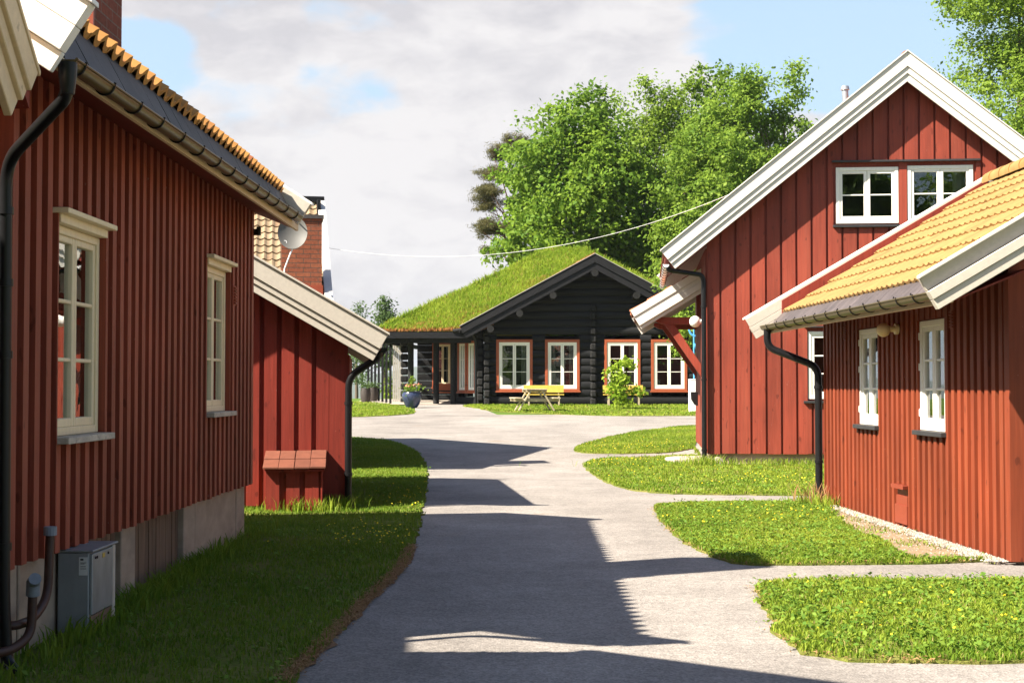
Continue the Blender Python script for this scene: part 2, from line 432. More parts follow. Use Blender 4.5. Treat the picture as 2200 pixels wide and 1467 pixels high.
def vnoise(x,y,s,seed):
    r=np.random.default_rng(seed); v=np.zeros_like(x)
    for k in range(6):
        a=r.uniform(0,2*math.pi); f=s*r.uniform(.6,1.7); p=r.uniform(0,6.28)
        v+=np.sin((x*math.cos(a)+y*math.sin(a))*f+p)
    return v/6
def blades(name,P,z,hmin,hmax,w,m,seed,lean=.5,kind='stuff',parent=None,bias=None,flat=0):
    r=np.random.default_rng(seed); n=len(P)
    h=r.uniform(hmin,hmax,n)*(1 if bias is None else bias); a=r.uniform(0,2*math.pi,n); b=r.uniform(0,2*math.pi,n)
    wd=w*r.uniform(.7,1.3,n); ln=r.uniform(.15,1,n)*lean*h
    dx,dy=np.cos(a)*wd,np.sin(a)*wd; lx,ly=np.cos(b)*ln,np.sin(b)*ln
    base=np.stack([P[:,0],P[:,1],z],1)
    V=np.empty((n,5,3))
    V[:,0]=base+np.stack([-dx,-dy,-.01*np.ones(n)],1); V[:,1]=base+np.stack([dx,dy,-.01*np.ones(n)],1)
    V[:,2]=base+np.stack([dx*.75+lx*.35,dy*.75+ly*.35,h*.6],1); V[:,3]=base+np.stack([-dx*.75+lx*.35,-dy*.75+ly*.35,h*.6],1)
    V[:,4]=base+np.stack([lx,ly,h*.95],1)
    i=np.arange(n)*5
    F4=np.stack([i,i+1,i+2,i+3],1); F3=np.stack([i+3,i+2,i+4],1)
    pn=vnoise(P[:,0],P[:,1],2.2,seed+5)*.4+vnoise(P[:,0],P[:,1],7,seed+6)*.15
    rn=np.clip(r.uniform(0,.9,n)*.75+.12+pn,0,.9); dead=r.uniform(0,1,n)<.055; rn[dead]=1
    o=npmesh(name,V.reshape(-1,3),F4,m,np.concatenate([rn,rn]),parent,F3)
    if kind: o['kind']=kind
    return o
def leaves(P,N,size,aspect,r,rn,name,m,parent=None,kind=None,bend=.15):
    """diamond leaves at P with normals N (unnormalised)"""
    n=len(P); N=N/np.maximum(1e-6,np.linalg.norm(N,axis=1))[:,None]
    t=r.normal(0,1,(n,3)); t-=N*(t*N).sum(1)[:,None]; t/=np.linalg.norm(t,axis=1)[:,None]; s=np.cross(N,t)
    L=(size*r.uniform(.6,1.25,n))[:,None]
    V=np.empty((n,4,3)); V[:,0]=P-t*L*.5; V[:,1]=P+s*L*aspect*.5+N*L*bend*.3; V[:,2]=P+t*L*.5-N*L*bend; V[:,3]=P-s*L*aspect*.5+N*L*bend*.3
    i=np.arange(n)*4
    o=npmesh(name,V.reshape(-1,3),np.stack([i,i+1,i+2,i+3],1),m,rn,parent)
    if kind: o['kind']=kind
    return o

# lawn outlines (metres)
def gpx(x,y):
    dx=(x-1100)/3055.; k=(y-828.)/3055.   # eye height 1.4 above the yard
    Y=1.4/k
    if Y>22: Y=(1.4+.0184*22)/(k+.0184)
    return (dx*Y*1.0,Y)
def outline(p): return [gpx(*q) for q in p]
LAWN={}
LAWN['left']=outline([(620,1480),(705,1380),(790,1290),(858,1225),(890,1170),(905,1105),(918,1040),(910,988),(880,962),(832,947),(760,941)])+[(-4.2,32),(-4.6,20),(-3.2,8),(-2.9,4),(-1.2,4)]
LAWN['far_left']=outline([(740,896),(880,890),(889,882),(845,871),(770,864)])+[(-9,57),(-9,46.5)]
LAWN['gable']=outline([(1236,970),(1272,950),(1380,927),(1500,917)])+[(3.75,29.2),(3.4,25.6)]+outline([(1490,965),(1440,972),(1330,975)])
LAWN['middle']=outline([(1255,998),(1300,985),(1400,982),(1500,980)])+[(3.4,24.3),(5,24.2),(9.5,23.7),(9.5,18.1)]+outline([(1757,1064),(1600,1063),(1430,1060),(1345,1050),(1290,1030)])
LAWN['annex']=outline([(1405,1093),(1450,1084),(1540,1081),(1757,1080)])+[(3.63,16.9),(3.79,11.2)]+outline([(2110,1205),(1975,1210),(1750,1212),(1610,1212),(1555,1203),(1495,1180),(1448,1148)])
LAWN['front']=outline([(1626,1266),(1680,1251),(1900,1249),(2230,1248)])+[(6.5,10.4),(6.5,7.5)]+outline([(2230,1421),(1900,1418),(1765,1410),(1695,1388),(1660,1338),(1632,1292)])
LAWN['log_house']=outline([(1035,879),(1100,886),(1290,893),(1480,893.5),(1750,893)])+[(14,56),(-.6,56.2)]
SP={}
for i,(k,p) in enumerate(LAWN.items()):
    far=k in('far_left','log_house')
    SP[k]=smooth_poly(p,.12 if not far else .5,.018 if not far else .05,i+3)
    poly_sheet('lawn',SP[k],.016,M['lawn'],.016)
poly_sheet('path',np.array([gpx(876,893),gpx(1075,893.4),gpx(1052,884),gpx(1020,873),(-2.0,56.6),(-3.9,57.2),gpx(892,880)]),.004,M['asphalt'])
bare=smooth_poly(outline([(1790,1092),(1850,1085),(1990,1120),(2170,1205),(2060,1204),(1985,1200),(1900,1160),(1830,1125)]),.15,.04,40)
dirt=smooth_poly([(3.72,16.6),(3.80,11.45),(3.6,11.3)]+outline([(2095,1204),(1990,1203),(1935,1190),(1885,1163),(1825,1135),(1785,1100)]),.15,.03,41)
poly_sheet('dirt_patch',dirt,.021,M['dirt'],.020)
W1F=np.array([(-2.53,7),(-2.43,13.25),(-8,13.3),(-8,7)])
def lawn_grass(key,n,h0,h1,w,m,seed,excl=(),dry=.0):
    P=sample_poly(SP[key],n,seed,excl)
    nz=vnoise(P[:,0],P[:,1],3.1,seed+9)
    keep=nrng.uniform(0,1,len(P))<np.clip(1.05+nz*1.1,.15,1); P=P[keep]; nz=nz[keep]
    blades('grass',P,G(P[:,1])+.016,h0,h1,w,m,seed,.9,bias=1+.35*vnoise(P[:,0],P[:,1],5,seed+2))
lawn_grass('left',125000,.018,.045,.0042,M['grass_lush'],21,(W1F,))
lawn_grass('gable',30000,.022,.055,.009,M['grass'],22)
lawn_grass('middle',65000,.018,.045,.008,M['grass'],23)
lawn_grass('annex',70000,.016,.042,.0055,M['grass'],24,(dirt,))
lawn_grass('front',85000,.018,.045,.005,M['grass'],25)
lawn_grass('log_house',30000,.03,.07,.02,M['grass'],26)
lawn_grass('far_left',16000,.03,.07,.02,M['grass'],27)
def weeds(key,n,seed,size,excl=()):
    r=np.random.default_rng(seed); c=sample_poly(SP[key],n,seed,excl)
    P=np.repeat(c,7,0)+r.normal(0,size*.9,(n*7,2)); z=G(P[:,1])+.016+r.uniform(.015,.06,len(P))
    N=np.stack([r.normal(0,.5,len(P)),r.normal(0,.5,len(P)),np.ones(len(P))],1)
    leaves(np.column_stack([P,z]),N,size,.62,r,r.uniform(0,1,len(P)),'weeds',M['weed'],kind='stuff')
weeds('front',1500,31,.036); weeds('annex',700,32,.035,(dirt,)); weeds('left',500,33,.035,(W1F,)); weeds('middle',600,34,.04)
def buttercups(key,cs,seed):
    r=np.random.default_rng(seed); P=[]
    for (x,y,sx,sy,n) in cs:
        P.append(np.array(gpx(x,y))+r.normal(0,1,(n,2))*np.array([sx,sy]))
    P=np.concatenate(P); P=P[inside(SP[key],P[:,0],P[:,1])]
    z=G(P[:,1])+.016+r.uniform(.04,.085,len(P))
    N=np.stack([r.normal(0,.4,len(P)),-.4+r.normal(0,.4,len(P)),np.ones(len(P))],1)
    leaves(np.column_stack([P,z]),N,.019,1.,r,r.uniform(0,1,len(P)),'buttercups',M['buttercup'],kind='stuff')
buttercups('left',[(810,1165,.22,.35,70),(870,1075,.18,1.0,70),(800,1140,.3,.4,25)],51)
buttercups('middle',[(1330,1000,.5,1.2,80),(1600,1035,1.2,.9,90),(1720,1040,.4,.6,35)],52)
buttercups('annex',[(1640,1110,.6,.8,45),(1560,1130,.5,.5,18),(1730,1110,.3,.5,25)],53)
buttercups('gable',[(1330,965,.5,1.0,90),(1420,955,.4,1,40)],54)
buttercups('front',[(1780,1280,.6,.3,25),(2080,1340,.4,.3,15),(1920,1380,.4,.15,10)],55)
# dry litter along the left lawn's edge
def litter():
    r=np.random.default_rng(61); edge=np.array(outline([(612,1470),(700,1383),(790,1292),(860,1227),(888,1175)])); P=[]
    for a,b in zip(edge[:-1],edge[1:]):
        n=int(np.linalg.norm(b-a)*1500); t=r.uniform(0,1,n)[:,None]; P.append(a+(b-a)*t+r.normal(0,.024,(n,2))+np.array([-.01,0]))
    P=np.concatenate(P)
    N=np.stack([r.normal(0,.4,len(P)),r.normal(0,.4,len(P)),np.ones(len(P))],1)
    leaves(np.column_stack([P,.012+r.uniform(0,.03,len(P))]),N,.035,.16,r,r.uniform(0,1,len(P)),'dry_litter',M['dry'],kind='stuff')
    e2=np.concatenate([edge+np.array([.025,0]),(edge+np.array([-.08,0]))[::-1]]); poly_sheet('edge_dirt',smooth_poly(e2,.1,.015,62),.006,M['edge_dirt'])
    for key,n,sd in (('front',1500,63),('annex',900,64)):
        pl=SP[key]; k=r.integers(0,len(pl),n); P=pl[k]+r.normal(0,.03,(n,2))
        N=np.stack([r.normal(0,.5,n),r.normal(0,.5,n),np.ones(n)],1)
        leaves(np.column_stack([P,G(P[:,1])+.018+r.uniform(0,.02,n)]),N,.035,.18,r,r.uniform(0,1,n),'dry_litter',M['dry'],kind='stuff')
litter()
def gravel():
    r=np.random.default_rng(71); n=3600
    t=r.uniform(0,1,n); Y=11.15+t*5.2; X=3.885-.0327*(Y-11.14)-np.abs(r.normal(0,.085,n))*(1-.35*t)-.01
    mb=MB()
    for x,y in zip(X,Y):
        s=r.uniform(.007,.016); q=r.uniform(.6,1.3,3)*s; a=r.uniform(0,3)
        c=[(q[0],0,0),(0,q[1],0),(-q[0],0,0),(0,-q[1],0),(0,0,q[2]),(0,0,-q[2])]
        i=len(mb.v); ca,sa=math.cos(a),math.sin(a)
        mb.v+=[(x+p[0]*ca-p[1]*sa,y+p[0]*sa+p[1]*ca,.028+p[2]+.2*p[0]) for p in c]
        for k in range(4): mb.f+=[(i+k,i+(k+1)%4,i+4),(i+(k+1)%4,i+k,i+5)]
    for x,y in sample_poly(dirt,500,72):
        q=r.uniform(.004,.011); i=len(mb.v); a=r.uniform(0,3)
        mb.v+=[(x+q*math.cos(a+k*1.571),y+q*math.sin(a+k*1.571),.022) for k in range(4)]+[(x,y,.022+q*.8)]
        for k in range(4): mb.f.append((i+k,i+(k+1)%4,i+4))
    mb.build('gravel',M['gravel'],recalc=False)['kind']='stuff'
    P=sample_poly(dirt,900,73); k=vnoise(P[:,0],P[:,1],5,74)>.05; P=P[k]
    blades('grass',P,G(P[:,1])+.02,.015,.04,.005,M['grass'],75,1.2)
gravel()

# ------------------------------------------------------------------ building helpers
def T_xp(x0=0): return lambda u,v,n: (x0+n,u,v)          # wall facing +x, u along y
def T_xm(x0=0): return lambda u,v,n: (x0-n,u,v)          # wall facing -x
def T_ym(y0=0): return lambda u,v,n: (u,y0-n,v)          # wall facing -y, u along x
def strips(mb,T,spans,n0,n1,zlo,zhi,holes=(),apex=None):
    """vertical boards over the spans (u0,u1), cut round the holes (u0,u1,v0,v1), their tops following zhi(u)"""
    for a,b in spans:
        cuts={a,b}
        for h in holes:
            for c in h[:2]:
                if a+1e-4<c<b-1e-4: cuts.add(c)
        if apex is not None and a<apex<b: cuts.add(apex)
        cuts=sorted(cuts)
        for u0,u1 in zip(cuts[:-1],cuts[1:]):
            um=(u0+u1)/2; lo=zlo+ (rng.uniform(-.006,.006))
            hs=sorted([h[2:] for h in holes if h[0]<um<h[1]])
            for v0,v1 in hs:
                if v0>lo and v0<zhi(um): mb.tbox(T,u0,u1,lo,v0,n0,n1)
                lo=max(lo,v1)
            if lo<min(zhi(u0),zhi(u1)): mb.tpoly(T,[(u0,lo),(u1,lo),(u1,zhi(u1)),(u0,zhi(u0))],n0,n1)
def window(root,T,u0,u1,v0,v1,rows,nf,frame,head=None,sill=None,curtains='both',casing=None,casmat=None,fw=.055,sw=.045,hinges=False):
    """two-light casement; nf is the plane of the frame's face"""
    f=MB(); d=.07
    f.tbox(T,u0,u0+fw,v0,v1,nf-d,nf); f.tbox(T,u1-fw,u1,v0,v1,nf-d,nf)
    f.tbox(T,u0+fw,u1-fw,v1-fw,v1,nf-d,nf-.001); f.tbox(T,u0+fw,u1-fw,v0,v0+fw,nf-d,nf-.001)
    uc=(u0+u1)/2; p=MB(); ns=nf-.012
    for a,b in ((u0+fw,uc-.003),(uc+.003,u1-fw)):
        c,e=v0+fw,v1-fw
        f.tbox(T,a,a+sw,c,e,ns-.045,ns); f.tbox(T,b-sw,b,c,e,ns-.045,ns)
        f.tbox(T,a+sw,b-sw,c,c+sw*1.3,ns-.045,ns-.001); f.tbox(T,a+sw,b-sw,e-sw,e,ns-.045,ns-.001)
        gh=(e-sw-c-sw*1.3)/rows
        for k in range(1,rows):
            z=c+sw*1.3+gh*k; f.tbox(T,a+sw,b-sw,z-.011,z+.011,ns-.04,ns-.006)
        p.tbox(T,a+sw-.004,b-sw+.004,c+sw,e-sw+.004,ns-.03,ns-.024)
    if hinges:
        for z in (v0+.16,v0+(v1-v0)*.58,v1-.14): f.tbox(T,u1+.002,u1+.03,z-.035,z+.035,nf-.02,nf+.008)
    w=f.build('window',frame,root,bevel=.004)
    p.build('pane',M['glass'],w)
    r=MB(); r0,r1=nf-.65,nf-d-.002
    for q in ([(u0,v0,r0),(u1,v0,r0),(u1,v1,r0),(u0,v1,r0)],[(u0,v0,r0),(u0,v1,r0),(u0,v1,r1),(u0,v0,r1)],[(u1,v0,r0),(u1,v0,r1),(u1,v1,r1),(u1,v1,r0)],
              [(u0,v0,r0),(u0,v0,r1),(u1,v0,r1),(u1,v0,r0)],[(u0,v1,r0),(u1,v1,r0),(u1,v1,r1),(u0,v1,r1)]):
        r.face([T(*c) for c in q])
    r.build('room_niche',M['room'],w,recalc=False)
    if curtains:
        c=MB(); W=u1-u0
        sp={'both':((u0+fw,u0+fw+.2*W),(u1-fw-.2*W,u1-fw)),'right':((u1-fw-.22*W,u1-fw),),'full':((u0+fw,u1-fw),),'left':((u0+fw,u0+fw+.25*W),)}[curtains]
        for a,b in sp:
            m=max(8,int((b-a)/.018)); pr=None
            for k in range(m+1):
                t=a+(b-a)*k/m; n=nf-.2+.022*math.sin(k*1.05)+.008*math.sin(k*2.7)
                cur=(T(t,v0+.03,n),T(t,v1-.03,n))
                if pr: c.face([pr[0],cur[0],cur[1],pr[1]])
                pr=cur
        c.build('curtain',M['curtain'],w,recalc=False)
    if head:
        h=MB(); h.tbox(T,u0-head[0],u1+head[0],v1+.002,v1+head[1],nf-.02,nf+head[2]*.5)
        if len(head)>4: h.tpoly(T,[(u0-head[0]-.03,v1+head[1]),(u1+head[0]+.03,v1+head[1]),(u1+head[0]+.03,v1+head[1]+.03),(u0-head[0]-.03,v1+head[1]+.03)],nf-.02,nf+head[2])
        h.build('head_board',head[3],w,bevel=.003)
    if sill:
        s=MB(); s.tbox(T,u0-sill[0],u1+sill[0],v0-sill[1],v0-.002,nf-.03,nf+sill[2]); s.build('sill',sill[3],w,bevel=.004)
    if casing:
        k=MB(); q=casing
        k.tbox(T,u0-q,u0-.001,v0-q,v1+q,nf-.03,nf+.025); k.tbox(T,u1+.001,u1+q,v0-q,v1+q,nf-.03,nf+.025)
        k.tbox(T,u0-.001,u1+.001,v1+.001,v1+q,nf-.03,nf+.023); k.tbox(T,u0-.001,u1+.001,v0-q,v0-.001,nf-.03,nf+.023)
        k.tbox(T,u0-q-.04,u1+q+.04,v0-q-.03,v0-q+.03,nf+.024,nf+.06)
        k.build('casing',casmat,w,bevel=.004)
    return w
def bargeboards(root,E,xr,tan,y,bands,m,left=True,right=None,dirn=-1,cap=None,capw=.1,capo=.11):
    """E=(x,z) top corner at the left eave; bands=[(d0,d1,proud)]; dirn -1 faces -y"""
    cs=math.cos(math.atan(tan)); sn=math.sin(math.atan(tan)); mb=MB()
    zr=E[1]+abs(xr-E[0])*tan
    sides=[]
    if left: sides.append((E[0],E[1],1))
    if right: sides.append((right[0],right[1],-1))
    for ex,ez,sg in sides:
        xj=xr-sg*.0008; z2=ez+abs(xj-ex)*tan
        mb=MB()
        for d0,d1,pr in bands:
            a=(ex+sg*sn*d0,ez-cs*d0); b=(ex+sg*sn*d1,ez-cs*d1)
            poly=[a,(xj,z2-d0/cs),(xj,z2-d1/cs),b]
            mb.prism([(px,y,pz) for px,pz in poly],(0,dirn*(.028+pr),0))
        o=mb.build('bargeboard',m,root,bevel=.004)
        if cap:
            c=MB(); e2=(ex-sg*cs*.02,ez-sn*.02)
            c.prism([(e2[0],y+dirn*capo,e2[1]+.001),(xj,y+dirn*capo,z2+.001),(xj,y+dirn*capo,z2+.026),(e2[0],y+dirn*capo,e2[1]+.026)],(0,-dirn*capw,0))
            c.build('verge_capping',cap,o,bevel=.003)
    return o
def tiles(mb,E,Rd,y0,y1,cw,exp,amp,seed,lift=.03,lip=.018):
    """clay pantiles over the slope E->Rd ((x,z) pairs); one island per tile"""
    r=random.Random(seed)
    sx,sz=Rd[0]-E[0],Rd[1]-E[1]; L=math.hypot(sx,sz); sx/=L; sz/=L; nx,nz=-sz,sx
    if nz<0: nx,nz=-nx,-nz
    rows=max(1,int(round(L/exp))); ex=L/rows; cols=max(1,int(round((y1-y0)/cw))); w=(y1-y0)/cols; K=7
    for i in range(rows):
        for j in range(cols):
            s0=i*ex+r.uniform(-.005,.005); s1=min(L,(i+1)*ex+.05); dz=r.uniform(-.003,.003); tl=r.uniform(-.002,.002)
            if r.random()<.04: dz+=r.uniform(.003,.007); s0-=r.uniform(0,.012)
            b=len(mb.v)
            for q,(s,h) in enumerate(((s0,lift),(s1,lift*.35),(s0,lift-lip))):
                for k in range(K):
                    t=k/(K-1); u=t*1.06-.03
                    prof=amp*(math.cos((u-.28)*2*math.pi)+.25*math.cos(4*math.pi*(u-.28)))+dz+tl*(t-.5)
                    hh=h+prof
                    mb.v.append((E[0]+sx*s+nx*hh,y0+(j+u)*w,E[1]+sz*s+nz*hh))
            for k in range(K-1):
                mb.f.append((b+k,b+k+1,b+K+k+1,b+K+k)); mb.f.append((b+2*K+k,b+2*K+k+1,b+k+1,b+k))
            mb.f.append((b,b+K,b+2*K)); mb.f.append((b+K-1,b+3*K-1,b+2*K-1))
    return mb
def slope(root,E,Rd,y0,y1,tilemat,soffit,cw=.165,exp=.32,amp=.016,seed=1,start=.0,slate=None,t=.09,slw=.2,name='roof',lip=.018):
    sx,sz=Rd[0]-E[0],Rd[1]-E[1]; L=math.hypot(sx,sz); ux,uz=sx/L,sz/L
    d=MB(); sg=.001 if sx>0 else -.001
    d.prism([(E[0],y0,E[1]),(Rd[0]-sg,y0,Rd[1]),(Rd[0]-sg,y0,Rd[1]-t),(E[0],y0,E[1]-t)],(0,y1-y0,0))
    rf=d.build(name,soffit,root)
    mb=MB(); S=(E[0]+ux*start,E[1]+uz*start); tiles(mb,S,Rd,y0+.03,y1-.03,cw,exp,amp,seed,lift=.045,lip=lip)
    mb.build('roof_tiles',tilemat,rf,smooth=True,recalc=False)
    if slate:
        s=MB(); y=y0+.02; nx,nz=(-uz,ux) if ux>0 else (uz,-ux); r=random.Random(seed)
        while y<y1-.03:
            e=min(y1-.02,y+slw); a=-.03; b=start+.12; h=.006+r.uniform(0,.004); sk=slw*.45
            P=lambda q,yy,hh:(E[0]+ux*q+nx*hh,yy,E[1]+uz*q+nz*hh)
            pts=[P(a,y,h+.012),P(a,e-.006,h+.012),P(b,min(y1-.02,e-.006),h),P(b,y,h)]
            s.prism(pts,(nx*.008,0,nz*.008)); y=e
        s.build('slate_course',slate,rf,recalc=True)
    return rf
def ridge_tiles(root,x,z,y0,y1,m,r=.085,step=.33):
    mb=MB(); y=y0
    while y<y1-.05:
        e=min(y1,y+step+.03); k=9; i=len(mb.v)
        for yy,rr in ((y,r*1.06),(e,r*.95)):
            for j in range(k):
                t=math.pi*(-.12+1.24*j/(k-1)); mb.v.append((x+rr*math.cos(t),yy,z-.02+rr*math.sin(t)))
        for j in range(k-1): mb.f.append((i+j,i+j+1,i+k+j+1,i+k+j))
        mb.f.append(tuple(range(i,i+k))); y+=step
    mb.build('ridge_tiles',m,root,smooth=True,recalc=False)
def gutter(root,x,z,y0,y1,m,r=.06,step=.45,sgn=1,strap=None,dz=.0):
    """half-round gutter whose rim is at height z; straps are part of it"""
    mb=MB(); K=10; i=len(mb.v)
    for yy in (y0,y1):
        for rr in (r,r-.006):
            for j in range(K+1):
                t=math.pi+math.pi*j/K; mb.v.append((x+rr*math.cos(t),yy,z+(dz if yy==y1 else 0)+rr*math.sin(t)))
    n=K+1
    for j in range(K):
        mb.f.append((i+j,i+j+1,i+2*n+j+1,i+2*n+j)); mb.f.append((i+n+j+1,i+n+j,i+3*n+j,i+3*n+j+1))
    for a in (0,K):
        mb.f.append((i+a,i+n+a,i+3*n+a,i+2*n+a))
    for b in (0,2*n):
        for j in range(K): mb.f.append((i+b+j,i+b+j+1,i+b+n+j+1,i+b+n+j))
    mb.tube([(x+sgn*r,y0,z),(x+sgn*r,y1,z+dz)],.008,8)
    for yy in (y0+.001,y1-.001):
        mb.f.append(tuple(len(mb.v)+j for j in range(n))); mb.v+=[(x+r*math.cos(math.pi+math.pi*j/K),yy,z+(dz if yy>y0+.01 else 0)+r*math.sin(math.pi+math.pi*j/K)) for j in range(n)]
    go=mb.build('gutter',m,root,smooth=True)
    s=MB(); y=y0+.12
    pts=[(x-sgn*(r+.01),z+.05)]+[(x-sgn*(r+.004)*math.cos(math.pi*j/9),z-(r+.004)*math.sin(math.pi*j/9)) for j in range(10)]+[(x+sgn*(r+.008),z+.012)]
    s.tube([(px,0,pz) for px,pz in pts],.0065,6); b0=s.build('gutter_bracket',strap or M['black'],go,smooth=True); b0.location=(0,y,0)
    y+=step
    while y<y1-.05:
        b1=b0.copy(); COL.objects.link(b1); b1.parent=go; b1.location=(0,y,dz*(y-y0)/(y1-y0)); y+=step*rng.uniform(.92,1.08)
    return go
def roundpath(pts,r=.1,n=5):
    pts=[Vector(p) for p in pts]; out=[pts[0]]
    for a,b,c in zip(pts[:-2],pts[1:-1],pts[2:]):
        d1=(a-b); d2=(c-b); q=min(r,d1.length*.45,d2.length*.45); p=b+d1.normalized()*q; s=b+d2.normalized()*q
        for k in range(n+1):
            t=k/n; out.append(p*(1-t)**2+b*2*t*(1-t)+s*t*t)
    return out+[pts[-1]]
def downpipe(root,pts,r=.04,m=None,collars=(),r0=None,shoe=None):
    mb=MB(); mb.tube(roundpath(pts,.13,6),r,14)
    for c in collars:
        mb.tube([(c[0],c[1],c[2]-.018),(c[0],c[1],c[2]+.018)],r*1.22,14)
    o=mb.build('downpipe',m or M['black'],root,smooth=True)
    return o
def reg(a,b,sp,w,off=0):
    out=[]; u=a+off
    while u<b:
        out.append((max(a,u),min(b,u+w))); u+=sp
    return [s for s in out if s[1]-s[0]>.012]

# ------------------------------------------------------------------ long battened house on the left
def long_house():
    h=thing('long_house','long dark red house with close narrow battens and two tall cream windows at the left','house',(-2.479,7.01,0),-.58)
    T=T_xp(0); L=6.22
    wins=[(.735,1.60,1.12,2.29),(4.345,5.22,1.185,2.37)]
    holes=wins+[]
    zt=lambda u:3.07
    b=MB(); strips(b,T,reg(0,L,.171,.171),-.12,-.09,.515,zt,holes)
    # gables and rear as plain backing
    xr=-2.0; BW=-3.95
    for y in (.0,L-.03):
        b.prism([(BW,y,.5),(-.122,y,.5),(-.122,y,3.0),(xr,y,3.0+1.92*.64),(BW,y,3.0)],(0,.03,0))
    b.box(BW-.03,BW,.0,L,.5,3.0)
    wl=b.build('wall',M['red_dark'],h)
    c=MB(); strips(c,T,reg(.0,L,.171,.078,.03),-.09,0,.49,zt,[(u0-.003,u1+.003,v0-.042,v1+.088) for u0,u1,v0,v1 in wins])
    c.box(-.05,.004,L-.06,L+.03,.49,3.07)
    # near gable battens
    strips(c,T_ym(0),reg(BW,-.08,.171,.074),0,.045,.49,lambda u:3.0+.64*(1.93-abs(u-xr)),(),xr)
    strips(c,lambda u,v,n:(u,L+n,v),reg(BW,-.08,.171,.074),0,.045,.49,lambda u:3.0+.64*(1.93-abs(u-xr)),(),xr)
    c.build('batten_cladding',M['red_dark'],h)
    # plinth: alternating concrete piers and boarded infill
    q=MB()
    segs=[(0,.34,1),(.36,1.25,1),(1.25,2.2,0),(2.2,2.53,1),(2.53,3.83,0),(3.83,4.2,1),(4.22,4.62,1),(4.62,5.83,1),(5.85,L,1)]
    for a,bb,k in segs:
        x1=-.06-(0 if k else .05)+rng.uniform(-.01,.01)
        if k: pp=MB(); pp.box(-.45,x1,a,bb-.004,-.1,.5); pp.build('foundation_pier',M['concrete'],h,bevel=.006)
        else: q.box(-.45,x1,a,bb-.004,-.1,.5)
    q.box(-5.6,-.5,.12,L-.12,-.1,.5)
    for i in range(14):
        y=2.56+i*.092; q.box(-.112,-.098-rng.uniform(0,.008),y,y+.086,-.05,.488)
    for i in range(10):
        y=1.27+i*.092; q.box(-.112,-.098-rng.uniform(0,.008),y,y+.086,-.05,.488)
    q.build('foundation',M['concrete_rusty'],h)
    for k,(u0,u1,v0,v1) in enumerate(wins):
        window(h,T,u0,u1,v0,v1,3,-.04,M['win_cream'],head=(.0,.05,.10,M['win_cream'],1),sill=(.0,.04,.105,M['sill_grey']),curtains='left' if k==0 else None,fw=.046,sw=.038)
    E=(.52,3.12); tn=.64; E2=(-4.42,3.12); xr=-1.95; zr=3.12+2.47*tn; dr=.16
    for y,dn,e in ((-.56,-1,(.585,3.125)),(6.46,1,(.50,3.12))):
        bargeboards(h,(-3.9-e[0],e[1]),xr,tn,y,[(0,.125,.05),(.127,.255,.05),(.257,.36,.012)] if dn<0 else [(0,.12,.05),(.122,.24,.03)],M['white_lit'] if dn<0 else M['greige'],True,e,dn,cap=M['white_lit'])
    slope(h,(.19,3.265),(xr,zr-.07),-.55,6.45,M['tile_orange'],M['red_soffit'],start=-.05,seed=3,amp=.03,cw=.165,t=.11,lip=.04)
    sk=MB(); y=-.53; nx,nz=.87,.5
    while y<6.42:
        e=min(6.43,y+.34); q=rng.uniform(0,.006)
        sk.prism([(.385+q,y,2.92),(.385+q,e-.007,2.92),(.185+q*.3,e-.007,3.295),(.185+q*.3,y,3.295)],(-nx*.012,0,-nz*.012)); y=e
    sk.build('slate_course',M['slate'],h)
    sk=MB(); sk.prism([(.361,-.52,2.93),(.165,-.52,3.27),(.165,-.52,3.10),(.361,-.52,2.892)],(0,6.94,0)); sk.build('eave_board',M['black'],h)
    slope(h,(-4.33,3.12+.09*tn-.1),(xr,zr-.08),-.55,6.45,M['tile_orange'],M['red_soffit'],start=.1,seed=4)
    ridge_tiles(h,xr,zr,-.53,6.44,M['tile_orange'])
    s=MB(); s.box(.362,.386,-.53,6.45,2.865,2.93); s.build('fascia',M['cream'],h)
    s=MB(); s.prism([(.361,-.5,2.875),(-.10,-.5,3.06),(-.10,-.5,3.075),(.361,-.5,2.89)],(0,6.93,0)); s.build('soffit',M['red_soffit'],h)
    gutter(h,.435,2.90,-.50,6.12,M['bronze'],.045,.47,dz=.06)
    downpipe(h,[(.435,-.49,2.87),(.435,-.49,2.73),(.015,-.11,2.49),(.015,-.08,.35),(.03,-.07,.06),(.11,-.14,.01)],.031,collars=[(.015,-.102,1.9),(.015,-.097,1.55),(.015,-.084,.62),(.015,-.107,2.25)])
    c=MB(); c.tube([(.435,-.49,2.885),(.435,-.49,2.82),(.435,-.49,2.74)],[.044,.042,.032],14); c.build('gutter_outlet',M['black'],h,smooth=True)
    k=MB(); k.box(-.78,-.13,1.70,2.34,3.0,5.08); ch=k.build('chimney',M['brick_dark'],h)
    k=MB(); k.box(-.80,-.115,1.675,1.699,3.0,4.0); k.prism([(-.1295,1.70,3.0),(-.1295,2.36,3.0),(-.1295,2.36,3.62),(-.1295,1.70,3.62)],(.012,0,0)); k.build('flashing',M['red_flash'],ch)
    v=MB(); v.box(.0,.05,6.225,6.245,2.80,2.86); v.tube([(.05,6.235,2.80),(.05,6.235,2.88)],.022,8); v.build('insulator',M['black'],h)
    v=MB()
    for i in range(6): v.tbox(T,5.36,5.45,2.11+i*.026,2.125+i*.026,.0,.018)
    v.tbox(T,5.35,5.46,2.10,2.27,-.01,.003); v.build('wall_vent',M['red_dark'],h)
long_house()

